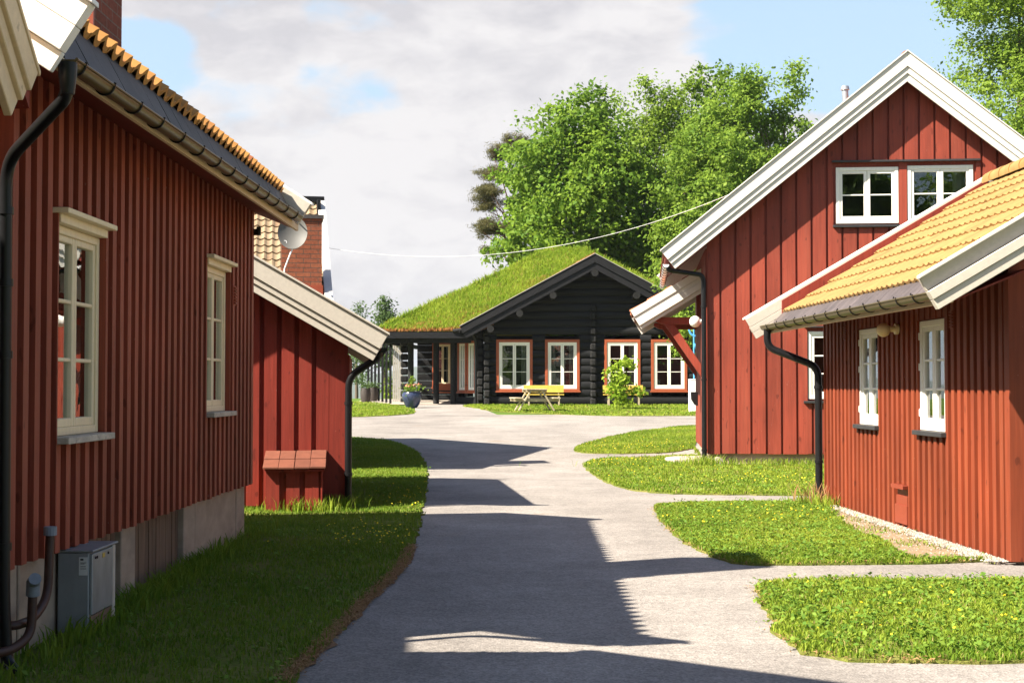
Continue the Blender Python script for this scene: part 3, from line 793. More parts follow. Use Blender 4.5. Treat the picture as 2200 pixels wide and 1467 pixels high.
# ------------------------------------------------------------------ nearest house: only its eave corner shows
def near_house():
    h=thing('corner_house','cream bargeboard end of the nearest red house at the top left corner','house',(-2.6,0,0),90)
    E=(6.30,2.79); tn=.89; xr=2.6; zr=2.79+3.70*tn
    b=MB(); b.box(-.6,5.7,0,.03,.3,2.7); b.prism([(-.6,0,2.7),(5.7,0,2.7),(5.7,0,3.1),(xr,0,zr-.35),(-.6,0,3.1)],(0,.03,0)); b.box(5.67,5.7,.03,6,.3,3.1); b.box(-.6,-.57,.03,6,.3,3.1); b.box(-.57,5.67,5.97,6,.3,3.1)
    b.build('wall',M['red_dark'],h)
    c=MB(); strips(c,T_ym(0),reg(-.6,5.7,.171,.074),0,.045,.28,lambda u:zr-.3-tn*abs(u-xr),(),xr)
    strips(c,T_xp(5.7),reg(.0,6,.171,.074),0,.045,.28,lambda u:3.0); c.build('batten_cladding',M['red_dark'],h)
    p=MB(); p.box(-.5,5.6,.08,5.9,-.1,.3); p.build('foundation',M['concrete'],h)
    bargeboards(h,(-1.10,2.79),xr,tn,-.41,[(0,.13,.05),(.132,.2,.03),(.202,.31,.008)],M['cream'],True,E,-1,cap=M['cream'],capo=.085,capw=.08)
    k=MB(); k.box(4.85,5.85,2.36,4.3,2.9,4.72); k.prism([(4.75,2.31,4.72),(6.0,2.31,4.66),(6.0,2.31,4.76),(4.75,2.31,4.86)],(0,2.1,0)); k.build('shadow_block',M['red_dark'],h)  # unseen block added on the roof to cut off the sunlit strip below
    slope(h,(6.30,2.79+.08*tn-.14),(xr,zr-.14),-.45,6.2,M['tile_orange'],M['red_soffit'],start=.1,seed=8)
    slope(h,(-1.10,2.79+.08*tn-.14),(xr,zr-.14),-.45,6.2,M['tile_orange'],M['red_soffit'],start=.1,seed=9)
    ridge_tiles(h,xr,zr-.06,-.42,6.2,M['tile_orange'])
near_house()

# ------------------------------------------------------------------ red shed beyond the long house
def shed():
    h=thing('red_shed','low crimson shed with wide vertical boards and a warm grey bargeboard behind the long house','shed',(-1.88,16.2,0),6)
    T=T_ym(0); tn=.575; xr=-1.65; E=(.46,1.965); zr=E[1]+(E[0]-xr)*tn
    zt=lambda u: zr-.2-tn*abs(u-xr)
    b=MB(); strips(b,T,reg(-3.3,0,.196,.196),-.03,0,.06,zt,(),xr)
    b.box(-.03,0,.03,4,.06,1.7); b.box(-3.3,-3.27,.03,4,.06,1.7); b.box(-3.27,-.03,3.97,4,.06,1.9); b.build('wall',M['red_shed'],h)
    c=MB(); strips(c,T,[(u,u+.142) for u in (-3.28,-3.084,-2.888,-2.692,-2.496,-2.3,-2.104,-1.908,-1.712,-1.516,-1.320,-1.124,-.93,-.735,-.54,-.345)],0,.032,.05,zt,(),xr)
    strips(c,T,[(-.262,-.085),(-.085,.012)],0,.03,.05,zt); strips(c,T_xp(0),reg(.0,4,.196,.142),0,.03,.05,lambda u:1.75); c.build('board_cladding',M['red_shed'],h)
    p=MB(); p.box(-3.2,-.06,.05,3.9,-.1,.06); p.build('foundation',M['concrete'],h)
    bargeboards(h,(-3.76,1.965),xr,tn,-.34,[(0,.185,.055),(.187,.25,.03),(.252,.335,.006)],M['greige'],True,E,-1,cap=M['greige'],capw=.08)
    bargeboards(h,(-3.76,1.965),xr,tn,4.1,[(0,.185,.055),(.187,.25,.03),(.252,.335,.006)],M['greige'],True,E,1)
    for ex,s in ((.38,21),(-3.68,22)):
        slope(h,(ex,1.965+.08*tn-.13),(xr,zr-.13),-.34,4.1,M['tile_tan'],M['red_soffit'],start=.08,seed=s)
    ridge_tiles(h,xr,zr-.05,-.33,4.1,M['tile_tan'])
    gutter(h,.40,1.82,-.3,4.05,M['black'],.05,.6)
    downpipe(h,[(.36,-.2,1.80),(.36,-.2,1.72),(.02,-.10,1.50),(.02,-.10,.02)],.04,collars=[(.02,-.1,1.2),(.02,-.1,.4)])
    # tile-topped hatch against the wall
    k=MB(); k.box(-.87,-.27,-.42,-.032,-.05,.45)
    hb=k.build('hatch',M['red_shed'],h)
    k=MB()
    for u in (-.875,-.655,-.45): k.box(u,u+.15 if u>-.5 else u+.145,-.448,-.421,-.05,.462)
    k.box(-.278,-.262,-.448,-.03,-.05,.46); k.build('hatch_boards',M['red_shed'],hb)
    k=MB(); k.prism([(-.90,-.50,.455),(-.90,-.03,.615),(-.90,-.03,.640),(-.90,-.50,.480)],(.66,0,0)); k.build('hatch_lid',M['red_shed'],hb)
    k=MB()
    for i,u in enumerate((-.905,-.735,-.56,-.39)):
        dz=rng.uniform(0,.008)
        k.prism([(u,-.525,.483+dz),(u,-.27,.570+dz),(u,-.27,.587+dz),(u,-.525,.507+dz)],(.168,0,0))
        u2=u+.06
        k.prism([(u2-.06,-.30,.573+dz),(u2-.06,-.03,.645+dz),(u2-.06,-.03,.665+dz),(u2-.06,-.30,.591+dz)],(.166,0,0))
    k.build('hatch_tiles',M['terracotta'],hb,bevel=.004)
shed()
def weeds_at(name,cx,cy,n,sx,sy,h0,h1,seed,m):
    r=np.random.default_rng(seed); P=np.array([cx,cy])+r.normal(0,1,(n,2))*np.array([sx,sy])
    blades(name,P,G(P[:,1])+.016,h0,h1,.006,m,seed,.8)
weeds_at('tall_grass',-2.25,15.68,200,.25,.05,.06,.2,91,M['grass'])
weeds_at('tall_grass',-1.95,16.0,200,.12,.06,.08,.2,92,M['grass'])
weeds_at('tall_grass',-2.55,15.9,120,.1,.06,.07,.18,93,M['grass'])
weeds_at('tall_grass',3.62,16.75,120,.12,.25,.08,.3,94,M['dry'])
weeds_at('tall_grass',3.55,16.5,300,.15,.3,.06,.18,95,M['grass'])
weeds_at('tall_grass',4.6,24.05,900,1.2,.12,.06,.16,96,M['grass'])
weeds_at('tall_grass',3.3,24.2,400,.18,.2,.08,.22,97,M['grass'])
weeds_at('tall_grass',-2.36,9.8,2200,.06,1.6,.05,.15,98,M['grass_lush'])

# ------------------------------------------------------------------ tiled house with the brick chimney
def tiled_house():
    h=thing('tiled_house','house with tan tiled roof, white verge and red brick chimney seen behind the shed roof','house',(-3.63,27,0),9.5)
    # slope faces the camera: built along local y, ridge on the x axis
    zr=4.84; tn=.51; D=4.6
    m=MB()
    tmp=MB(); tiles(tmp,(-D,zr-D*tn),(0,zr),.06,7,.135,.33,.014,31,lift=.045)   # x->depth, y->along
    m.v=[(-y+.0,x,z) for x,y,z in tmp.v]; m.f=tmp.f
    d=MB(); d.prism([(-7,-D-.05,zr-(D+.05)*tn),(-7,0,zr),(-7,D,zr-D*tn),(-7,D,zr-D*tn-.12),(-7,0,zr-.12),(-7,-D-.05,zr-(D+.05)*tn-.12)],(7,0,0))
    rf=d.build('roof',M['red_soffit'],h); m.build('roof_tiles',M['tile_tan'],rf,smooth=True,recalc=False)
    w=MB(); w.box(-6.8,-.3,-D+.4,D-.4,0,2.5); w.prism([(-.33,-D+.4,2.5),(-.33,D-.4,2.5),(-.33,0,zr-.2)],(.03,0,0)); w.build('wall',M['red_shed'],h)
    v=MB(); v.prism([(.0,-D-.12,zr-(D+.12)*tn-.02),(.0,0,zr-.02),(.0,D,zr-D*tn-.02),(.0,D,zr-D*tn+.13),(.0,0,zr+.13),(.0,-D-.12,zr-(D+.12)*tn+.13)],(.13,0,0)); v.v=[(x-.075,y,z) for x,y,z in v.v]; v.build('verge_board',M['white'],h)
    k=MB(); k.box(-.42,.05,-.14,.14,zr+.02,zr+.14); k.box(-.10,-.03,-.6,-.14,zr-.32,zr+.02); k.build('ridge_end',M['black'],h,bevel=.01)
    rt=MB(); rt.tube([(-7,0,zr+.03),(-.42,0,zr+.03)],.08,10); rt.build('ridge_tiles',M['tile_tan'],h,smooth=True)
    c=MB(); c.box(-.77,-.12,-4.05,-3.45,2.3,4.10); ch=c.build('chimney',M['brick'],h)
    c=MB(); c.box(-.80,-.09,-4.08,-3.42,4.10,4.16); c.build('chimney_cap',M['slate'],ch)
    c=MB(); c.box(-.79,-.10,-4.075,-4.05,2.72,3.02); c.build('flashing',M['red_flash'],ch)
tiled_house()
def dish():
    t=thing('satellite_dish','grey oval satellite dish on a thin rod before the brick chimney','satellite dish',(-3.49,22.55,3.60))
    m=MB(); n=28; rings=6; i=0
    ax=Vector((.10,-.97,.22)).normalized(); e1=Vector((1,0,0)); e1=(e1-ax*e1.dot(ax)).normalized(); e2=ax.cross(e1)*-1
    c=Vector((0,0,.23))
    for side in (0,1):
        i=len(m.v)
        for k in range(1,rings+1):
            q=k/rings
            for j in range(n):
                a=2*math.pi*j/n; dd=-.07*(1-q*q)-(.012 if side else 0)
                m.v.append(tuple(c+e1*(.235*q*math.cos(a))+e2*(.275*q*math.sin(a))+ax*dd))
        ct=len(m.v); m.v.append(tuple(c+ax*(-.07-(.012 if side else 0))))
        for j in range(n): m.f.append((ct,i+j,i+(j+1)%n))
        for k in range(rings-1):
            for j in range(n): m.f.append((i+k*n+j,i+k*n+(j+1)%n,i+(k+1)*n+(j+1)%n,i+(k+1)*n+j))
    a=(rings-1)*n; b=n*rings+1+a
    for j in range(n): m.f.append((a+j,a+(j+1)%n,b+(j+1)%n,b+j))
    m.build('reflector',M['dish'],t,smooth=True)
    k=MB(); k.tube([(.0,-.0,-.04),(-.03,-.04,-.12),(-.12,-.02,-.35),(-.16,.0,-.9)],.012,8); k.build('mast',M['white_metal'],t)
    k=MB(); k.tube([tuple(c-e2*.26+ax*.0),tuple(c-e2*.21+ax*.28)],.01,8); k.build('receiver_arm',M['white_metal'],t); k=MB(); q=c-e2*.21+ax*.28; k.tube([tuple(q+ax*.04),tuple(q-ax*.04)],[.03,.022],10); k.build('receiver',M['black'],t,smooth=True)
    k=MB()
    for j in range(12):
        a=2*math.pi*j/12; p=c+e1*(-.115+.028*math.cos(a))+e2*(.155+.028*math.sin(a))+ax*-.035; q=c+e1*(-.115+.028*math.cos(a+.5))+e2*(.155+.028*math.sin(a+.5))+ax*-.035
        k.beam(p,q,.007,.004,tuple(ax))
    k.build('round_emblem',M['white_metal'],t)
dish()

# ------------------------------------------------------------------ low annex on the right with the yellow tiles
def annex():
    h=thing('yellow_roofed_annex','low orange red annex with yellow tiled roof and close battens at the right','house',(4.25-.0327*11.14,11.14,0),1.87)
    T=T_xm(0); L=5.75
    wins=[(1.49,2.23,.985,2.0),(3.54,4.28,.985,2.0)]
    b=MB(); zt=lambda u:2.32
    strips(b,T,reg(0,L,.16,.16),-.075,-.045,.05,zt,wins)
    xr=2.15; zg=lambda u:3.6-.585*abs(u-xr)
    strips(b,T_ym(0),reg(.078,4.3,.2,.2),-.03,0,.05,zg,(),xr)
    b.box(.078,4.3,L-.03,L,.05,2.3); b.prism([(.078,L-.03,2.3),(4.3,L-.03,2.3),(xr,L-.03,3.55)],(0,.03,0)); b.box(4.27,4.3,.03,L-.03,.05,2.3)
    b.build('wall',M['red_low'],h)
    c=MB(); strips(c,T,reg(.02,L,.16,.078,.10),-.045,0,.03,zt,[(u0-.012,u1+.012,v0-.04,v1+.01) for u0,u1,v0,v1 in wins]+[(2.55,2.95,.05,.44)])
    for u0,u1,v0,v1 in wins: c.tbox(T,u0-.10,u1+.10,v1+.012,2.32,-.042,-.01)
    c.build('batten_cladding',M['red_low'],h)
    c=MB(); c.box(-.003,.13,-.028,.078,.03,2.45); strips(c,T_ym(0),reg(.17,4.3,.205,.15),0,.026,.03,zg,(),xr); c.build('board_cladding',M['red_low'],h)
    for u0,u1,v0,v1 in wins:
        window(h,T,u0,u1,v0,v1,3,-.02,M['win_white'],sill=(.04,.045,.07,M['dark_sill']),curtains='full' if u0<2 else 'both',hinges=True)
    k=MB(); k.tbox(T,2.56,2.94,.06,.24,-.04,.012); k.tbox(T,2.58,2.93,.24,.33,-.04,.0); k.tbox(T,2.60,2.92,.33,.41,-.04,-.012); v=k.build('wall_hatch',M['vent_red'],h)
    k=MB(); k.tpoly(T,[(2.56,.40),(2.94,.40),(2.95,.435),(2.55,.435)],-.02,.05); k.build('hatch_lid',M['vent_red'],v)
    for (u,z) in ((1.28,1.98),(4.78,1.99)):
        k=MB(); k.tbox(T,u-.045,u+.045,z-.09,z+.09,-.04,.002)
        for i in range(6): k.tbox(T,u-.04,u+.04,z-.075+i*.026,z-.062+i*.026,.002,.014)
        k.build('wall_vent',M['red_low'],h)
    E=(-.841,2.207); E2=(5.14,2.207); tn=.585; zr=2.207+2.991*tn; dr=.105
    for y,dn in ((-.40,-1),(6.18,1)):
        bargeboards(h,E,xr,tn,y,[(0,.115,.02),(.117,.19,.06),(.192,.275,.045)],M['greige'],True,E2,dn,cap=M['white'],capw=.07)
    for y in (-.40,6.152):
        k=MB(); k.prism([(-.40,y,2.435),(xr,y,zr-.03),(xr,y,zr-.25),(-.40,y,2.25)],(0,.026,0)); k.build('verge_lining',M['red_soffit'],h)
    slope(h,(-.36,2.285),(xr,zr-dr),-.36,6.14,M['tile_yellow'],M['red_soffit'],start=-.03,seed=13,cw=.162,exp=.325,amp=.0105,lip=.026)
    y=-.34; k=MB()
    while y<6.12:
        e=min(6.13,y+.155); q=rng.uniform(0,.004)
        k.prism([(-.585-q,y,2.10),(-.585-q,e-.005,2.10),(-.375,e-.005+.05,2.30),(-.375,y+.05,2.30)],(.005,0,-.007)); y=e
    k.build('slate_course',M['slate_brown'],h)
    k=MB(); k.prism([(-.565,-.33,2.09),(-.345,-.33,2.285),(-.345,-.33,2.19),(-.565,-.33,2.06)],(0,6.45,0)); k.build('eave_board',M['red_soffit'],h)
    slope(h,(4.86,2.207+.281*tn-dr),(xr,zr-dr),-.36,6.14,M['tile_yellow'],M['red_soffit'],start=.1,seed=14,cw=.17,exp=.34)
    ridge_tiles(h,xr,zr-dr+.07,-.34,6.12,M['tile_yellow'],.1,.31)
    s=MB(); s.box(-.575,-.55,-.35,6.13,2.03,2.085); s.build('fascia',M['cream'],h)
    s=MB(); s.prism([(-.549,-.34,2.035),(.045,-.34,2.28),(.045,-.34,2.295),(-.549,-.34,2.05)],(0,6.46,0)); s.build('soffit',M['red_soffit'],h)
    gutter(h,-.622,2.115,-.36,6.12,M['bronze'],.056,.46,-1)
    downpipe(h,[(-.622,5.97,2.09),(-.622,5.97,1.86),(-.05,5.80,1.62),(-.05,5.80,.02)],.043,collars=[(-.05,5.8,1.38),(-.05,5.8,.5),(-.05,5.8,.1)])
    p=MB(); p.box(.1,4.2,.06,L-.06,-.1,.05); p.build('foundation',M['concrete'],h)
annex()
def lamp(name,label,loc,yaw,m,rad,arm):
    t=thing(name,label,'wall lamp',loc,yaw,'globe lamps on the red houses')
    k=MB(); k.tube([(0,0,0),(-.03,0,0)],.055,14); k.tube([(-.03,0,0),(-arm,0,0)],.03,12); k.build('wall_mount',m if m is M['lamp_cream'] else M['white_metal'],t,smooth=True)
    k=MB(); k.sphere((-arm-rad*.85,0,-.01),rad,rad,rad*1.02,20,12); k.build('globe',m,t,smooth=True)
lamp('wall_lamp','cream globe lamp between the two windows of the yellow roofed annex',(3.795,13.98,1.955),1.87,M['lamp_cream'],.068,.085)

# ------------------------------------------------------------------ tall gabled house
def gabled_house():
    h=thing('gabled_house','tall brick red house with white gable boards and a pair of attic windows','house',(3.35,24.4,0),-5.3)
    T=T_ym(0); W=6.67; xr=3.335; tn=.803
    E=(-.79,3.68); E2=(7.46,3.68); zr=3.68+4.125*tn
    zt=lambda u: zr-.2-tn*abs(u-xr)
    wins=[(2.19,3.235,4.155,5.115),(3.385,4.475,4.155,5.13),(1.70,2.75,1.17,2.32)]
    D=4.9
    b=MB(); strips(b,T,reg(0,W,.258,.258),-.03,0,.25,zt,wins,xr)
    b.box(0,.03,.03,D,.25,3.7); b.box(W-.03,W,.03,D,.25,3.7)
    b.prism([(.03,D-.03,.25),(W-.03,D-.03,.25),(W-.03,D-.03,3.7),(xr,D-.03,zr-.3),(.03,D-.03,3.7)],(0,.03,0)); b.build('wall',M['red_gable'],h)
    c=MB(); g2=[(u0-.012,u1+.012,v0-.05,v1+.06) for u0,u1,v0,v1 in wins]
    g2=[(2.14,4.52,4.10,5.19),g2[2]]
    strips(c,T,[(.0,.208)]+reg(.245,W,.258,.219),0,.042,.235,zt,g2,xr)
    c.tbox(T,3.245,3.375,4.10,5.19,0,.03)
    strips(c,T_xm(0),reg(.0,D,.258,.222,.0),0,.026,.26,lambda u:3.75)
    c.build('board_cladding',M['red_gable'],h)
    for k,(u0,u1,v0,v1) in enumerate(wins):
        window(h,T,u0,u1,v0,v1,2 if k<2 else 3,.02,M['win_white'],curtains=('right' if k==1 else None),fw=.06,sw=.05)
    for q in ((2.12,4.58,5.195,5.225,0,.1),(1.64,2.85,2.385,2.41,0,.09)): k=MB(); k.tbox(T,*q); k.build('window_flashing',M['dark_sill'],h)
    for q in ((2.13,3.30,4.085,4.125,.0,.10),(3.32,4.56,4.085,4.125,.0,.10),(1.62,2.83,1.10,1.14,0,.10)): k=MB(); k.tbox(T,*q); k.build('sill',M['dark_sill'],h,bevel=.004)
    p=MB(); p.box(.05,W-.05,.04,D-.05,-.1,.245); p.build('foundation',M['concrete'],h,bevel=.01)
    for y,dn in ((-.33,-1),(5.15,1)):
        bargeboards(h,E,xr,tn,y,[(0,.19,.055),(.192,.28,.03),(.282,.385,.006)],M['white'],True,E2,dn,cap=M['white'],capw=.09)
    for ex,s in ((-.72,41),(7.39,42)):
        slope(h,(ex,3.68+.07*tn-.1),(xr,zr-.1),-.33,5.15,M['tile_red'],M['red_soffit'],start=.2,slate=M['tile_red'],seed=s,cw=.2,exp=.34)
    ridge_tiles(h,xr,zr-.03,-.32,5.14,M['tile_red'])
    gutter(h,-.70,3.46,-.28,5.1,M['white_metal'],.05,.6,-1)
    downpipe(h,[(-.66,-.2,3.44),(-.66,-.2,3.37),(-.10,-.12,3.29),(-.06,-.10,3.2),(-.06,-.10,.12),(-.05,-.12,.02)],.042,collars=[(-.06,-.1,2.75),(-.06,-.1,.30),(-.06,-.1,1.5)])
    # entrance canopy on the left wall
    ye=1.7; yb=4.4; t2=.60; A=(-1.31,2.745); Bx=-.03; Bz=A[1]+(Bx-A[0])*t2
    k=MB(); k.prism([(A[0]+.04,ye,A[1]),(Bx,ye,Bz-.02),(Bx,ye,Bz-.11),(A[0]+.04,ye,A[1]-.09)],(0,yb-ye,0)); cn=k.build('canopy',M['red_soffit'],h)
    cs=math.cos(math.atan(t2)); sn=math.sin(math.atan(t2))
    for y,dn in ((ye,-1),(yb,1)):
        k=MB()
        for d0,d1,pr in ((-.03,.10,.05),(.102,.18,.03),(.182,.29,.05),(.292,.36,.01)):
            k.prism([(A[0]+sn*d0,y,A[1]-cs*d0),(Bx,y,Bz-d0/cs),(Bx,y,Bz-d1/cs),(A[0]+sn*d1,y,A[1]-cs*d1)],(0,dn*(.03+pr),0))
        k.build('canopy_bargeboard',M['white'],cn,bevel=.004)
    mb=MB(); tiles(mb,(A[0],A[1]+.0),(Bx,Bz),ye+.02,yb-.02,.2,.34,.016,44,lift=.045); mb.build('canopy_tiles',M['tile_red'],cn,smooth=True,recalc=False)
    for y in (ye+.12,yb-.12):
        k=MB(); k.prism([(-.88,y,2.60),(-.80,y,2.55),(-.70,y,2.53),(-.02,y,2.53),(-.02,y,2.66),(-.88,y,2.66)],(0,.09,0))
        k.prism([(-.70,y+.002,2.528),(-.52,y+.002,2.528),(-.028,y+.002,1.79),(-.028,y+.002,1.55)],(0,.086,0)); k.build('canopy_bracket',M['red_gable'],cn,bevel=.006)
    k=MB(); k.box(-.10,-.03,2.0,2.1,2.66,3.2); k.build('canopy_post',M['red_gable'],cn)
    k=MB(); k.tube([(2.75,2.6,6.2),(2.72,2.6,6.98)],.06,12); k.tube([(2.72,2.6,6.98),(2.72,2.6,7.05)],[.085,.07],12); k.build('flue_pipe',M['galv'],h,smooth=True)
gabled_house()
lamp('wall_lamp','white globe lamp beside the black downpipe of the gabled house',(3.36,24.95,2.53),-5.3,M['lamp_white'],.10,.06)
k=MB(); k.prism([(0,0,0),(0,0,.26),(-.13,0,.26),(-.12,0,.12),(-.06,0,.02)],(0,.28,0)); o=k.build('wall_bin',M['black'],bevel=.01); o.location=(3.45,26.4,1.02); o.rotation_euler=(0,0,R(-5.3))
tag(o,'small black half round bin fixed to the left wall of the gabled house','bin')
k=MB(); k.prism([(0,0,0),(.75,-.12,0),(.95,.35,0),(.7,.9,0),(.1,.75,0),(-.1,.35,0)],(0,0,.11)); o=k.build('stone_slab',M['stone'],bevel=.03); o.location=(2.78,24.75,.03)
tag(o,'pale flat stone slab at the corner of the gabled house','stone')
k=MB(); k.sphere((0,0,.03),.15,.14,.15,9,6); o=k.build('corner_stone',M['stone']); o.location=(3.50,24.27,.01)
tag(o,'pale rounded foundation stone under the gabled house by the downpipe','stone')

# ------------------------------------------------------------------ log house with the grass roof
def log_house():
    Z=.6; h=thing('log_house','black log house with a grass covered roof and orange framed windows','house',(0,56,0))
    T=T_ym(0); x0,x1=-1.1,7.53; xr=3.215; tn=.537; E=(-2.02,3.69); E2=(8.45,3.69); zr=3.69+5.235*tn
    wins=[(-.51,.70,1.27,3.10),(1.41,2.55,1.27,3.10),(3.74,4.94,1.27,3.10),(5.58,6.78,1.27,3.10)]
    def logs(mb,T,u0,u1,zlo,ztop,holes,n0=0,pitch=.305):
        z=zlo; 
        while z<ztop(None):
            z1=z+pitch; a,b=u0,u1
            if callable(ztop):
                lim=ztop(z+pitch*.6)
                if lim is not None and not isinstance(lim,float): a,b=max(u0,lim[0]),min(u1,lim[1])
            if b-a<.2: break
            cuts=[(a,b)]
            for h0,h1,v0,v1 in holes:
                if v0<z1-.03 and v1>z+.03:
                    nc=[]
                    for c,d in cuts:
                        if h1<=c or h0>=d: nc.append((c,d)); continue
                        if h0>c: nc.append((c,h0))
                        if h1<d: nc.append((h1,d))
                    cuts=nc
            for c,d in cuts:
                w=.0+rng.uniform(-.008,.008)
                prof=[(-.2,z+.004),(.03+w,z+.004),(.056+w,z+.03),(.068+w,z+pitch*.5),(.056+w,z1-.03),(.03+w,z1-.004),(-.2,z1-.004)]
                base=[T(c,v,n0+n) for n,v in prof]; e=T(d,prof[0][1],n0+prof[0][0]); q=base[0]
                mb.prism(base,(e[0]-q[0],e[1]-q[1],e[2]-q[2]))
            z=z1
    lim=lambda z: 6.2 if z is None else ((xr-(zr-.35-z)/tn, xr+(zr-.35-z)/tn) if z>3.0 else (x0,x1))
    b=MB(); logs(b,T,x0,x1,Z+.05,lim,[(u0-.1,u1+.1,v0-.1,v1+.1) for u0,u1,v0,v1 in wins])
    b.box(x0,x0+.2,.3,10,Z,3.7); b.box(x1-.2,x1,.3,10,Z,3.7); b.box(x0+.2,x1-.2,9.8,10,Z,3.7)
    wl=b.build('log_wall',M['log'],h,smooth=True)
    # crossing log ends
    for ux,zt in ((x0+.12,3.75),(xr-.02,4.45),(x1-.15,3.75)):
        k=MB(); z=Z+.03; i=0
        while z<zt:
            k.tbox(T,ux-.12+rng.uniform(-.01,.01),ux+.12+rng.uniform(-.01,.01),z+.01,z+.285,-.05,.26+(.03 if i%2 else 0)); z+=.305; i+=1
        k.build('log_ends',M['log_end'],h,bevel=.05)
    k=MB(); z=Z+.03
    while z<3.5: k.tbox(T,x0-.28,x0-.03,z+.16,z+.44,-.25,.06); z+=.305
    k.build('log_ends',M['log_end'],h,bevel=.05)
    for i,(u0,u1,v0,v1) in enumerate(wins):
        window(h,T,u0,u1,v0,v1,3,.07,M['win_white'],curtains=('right','both','right',None)[i],casing=.11,casmat=M['trim_orange'],fw=.07,sw=.06)
    p=MB(); p.box(x0-.05,x1+.05,.02,9.9,Z-.3,Z+.06); p.build('foundation',M['concrete'],h)
    # purlin ends under the verge
    for dx in (0,1.62,-1.62,2.92,-2.92,-4.05,4.05):
        k=MB(); zz=zr-.74-tn*abs(dx); k.tube([(xr+dx,-1.0,zz),(xr+dx,.1,zz)],.14,14); k.build('purlin',M['log_end'],h,smooth=True)
    bargeboards(h,E,xr,tn,-.95,[(0,.29,.05),(.292,.53,.0)],M['tar_board'],True,E2,-1,cap=M['beam_grey'],capw=.14)
    # roof decks and the wing with its porch
    k=MB()
    for ex in (-1.95,8.38):
        s=1 if ex<xr else -1
        k.prism([(ex,-.95,3.69+.07*tn-.10),(xr-s*.001,-.95,zr-.10),(xr-s*.001,-.95,zr-.30),(ex,-.95,3.69+.07*tn-.30)],(0,11.2,0))
    k.build('roof',M['tar_board'],h)
    wz=lambda y:3.50+.585*(y+.5)
    A=(-5.25,-.5,3.50);B=(-1.95,-.5,3.50);V=(xr,(zr-.12-3.5)/.585-.5,zr-.12);Br=(8.38,-.5,3.5);Rc=(8.9,-.5,3.5);C=(3.3,6,wz(6));Dp=(1.9,6,wz(6)); Bk=(-3.0,12.5,3.5); Rk=(8.5,12.5,3.5)
    k=MB(); k.face([A,B,V,Br,Rc,C,Dp]); k.face([A,Dp,Bk]); k.face([Dp,C,Rk,Bk]); k.face([C,Rc,Rk])
    low=lambda p:(p[0],p[1],p[2]-.12)
    k.face([low(p) for p in (Dp,C,Rc,Br,V,B,A)]); k.face([low(A),low(Bk),low(Dp)])
    wg=k.build('wing_roof',M['turf_edge'],h,recalc=False)
    k=MB(); k.beam((-5.28,-.56,3.36),(-1.7,-.56,3.36),.10,.24); k.beam((-5.3,-.50,3.36),(-3.05,12.4,3.36),.10,.24); k.build('fascia',M['tar_board'],h)
    k=MB(); k.beam((-5.1,-.25,3.15),(-1.6,-.25,3.15),.16,.18); k.beam((-5.05,-.2,3.14),(-4.1,12,3.14),.16,.16); k.build('porch_beam',M['log_end'],h)
    # grass on the slopes
    r=np.random.default_rng(81)
    def roof_grass(n,a,b,c,d,h0,h1,w,mm,seed):
        u=r.uniform(0,1,(n,1)); v=r.uniform(0,1,(n,1)); a,b,c,d=[np.array(q,float) for q in (a,b,c,d)]
        P=(a*(1-u)+b*u)*(1-v)+(d*(1-u)+c*u)*v
        o=blades('roof_grass',P[:,:2],P[:,2],h0,h1,w,mm,seed,.6,parent=wg,bias=1+.4*vnoise(P[:,0],P[:,1],1.6,seed)); return o
    roof_grass(30000,A,B,V,Dp,.11,.32,.018,M['roofgrass'],82)
    roof_grass(9000,Br,Rc,C,V,.11,.32,.018,M['roofgrass'],88)
    roof_grass(5000,V,V,C,Dp,.11,.32,.018,M['roofgrass'],89)
    roof_grass(6000,(-1.95,-.8,3.63),(xr,-.8,zr-.10),(xr,5,zr-.10),(-1.95,5,3.63),.10,.26,.018,M['roofgrass'],83)
    roof_grass(6000,(8.4,-.8,3.63),(xr,-.8,zr-.10),(xr,5,zr-.10),(8.4,5,3.63),.10,.26,.018,M['roofgrass'],84)
    roof_grass(4000,A,Dp,(1.9,6.3,wz(6)-.1),(-5.0,-.1,3.5),.15,.40,.018,M['roofgrass'],85)
    roof_grass(5000,(-5.2,-.55,3.5),(-1.2,-.55,3.55),(-.6,.05,wz(.1)),(-5.0,.1,wz(.1)),.04,.13,.02,M['rooflitter'],86)
    roof_grass(4500,(-1.98,-.93,3.62),(-1.98,-.45,3.66),(xr,-.55,zr-.06),(xr,-.93,zr-.06),.05,.14,.018,M['rooflitter'],87)
    roof_grass(3500,(-4.2,-.45,3.55),(-1.6,.1,3.9),(2.2,3.6,wz(3.6)),(1.8,3.9,wz(3.9)),.06,.2,.016,M['rooflitter'],90)
    # porch walls, posts, angled bay
    k=MB()
    TB=lambda u,v,n:(-1.28-.57*u-.82*n, .25+.82*u-.57*n, v)
    logs(k,TB,0,1.75,Z+.05,lambda z:3.4 if z is None else (0,1.75),[(.28,.76,1.2,3.1),(.96,1.44,1.2,3.1)])
    logs(k,T_ym(5.6),-4.1,-2.0,Z+.1,lambda z:3.9 if z is None else (-4.1,-2.0),[(-3.35,-2.65,1.4,3.2)])
    k.box(-2.35,-2.05,1.9,5.55,Z+.05,3.6); k.build('porch_wall',M['log'],h)
    for a in (.30,.98):
        window(h,TB,a,a+.44,1.22,3.08,3,.05,M['win_white'],curtains='full',casing=.1,casmat=M['trim_orange'],fw=.05,sw=.04)
    window(h,T_ym(5.6),-3.33,-2.67,1.42,3.18,3,.07,M['win_cream'],curtains='both',casing=.12,casmat=M['trim_orange'])
    for px,py in ((-4.05,.9),(-3.05,1.2),(-2.35,1.0)):
        k=MB(); k.tube([(px,py,Z),(px,py,3.3)],.12,12); k.build('post',M['log_end'],h,smooth=True)
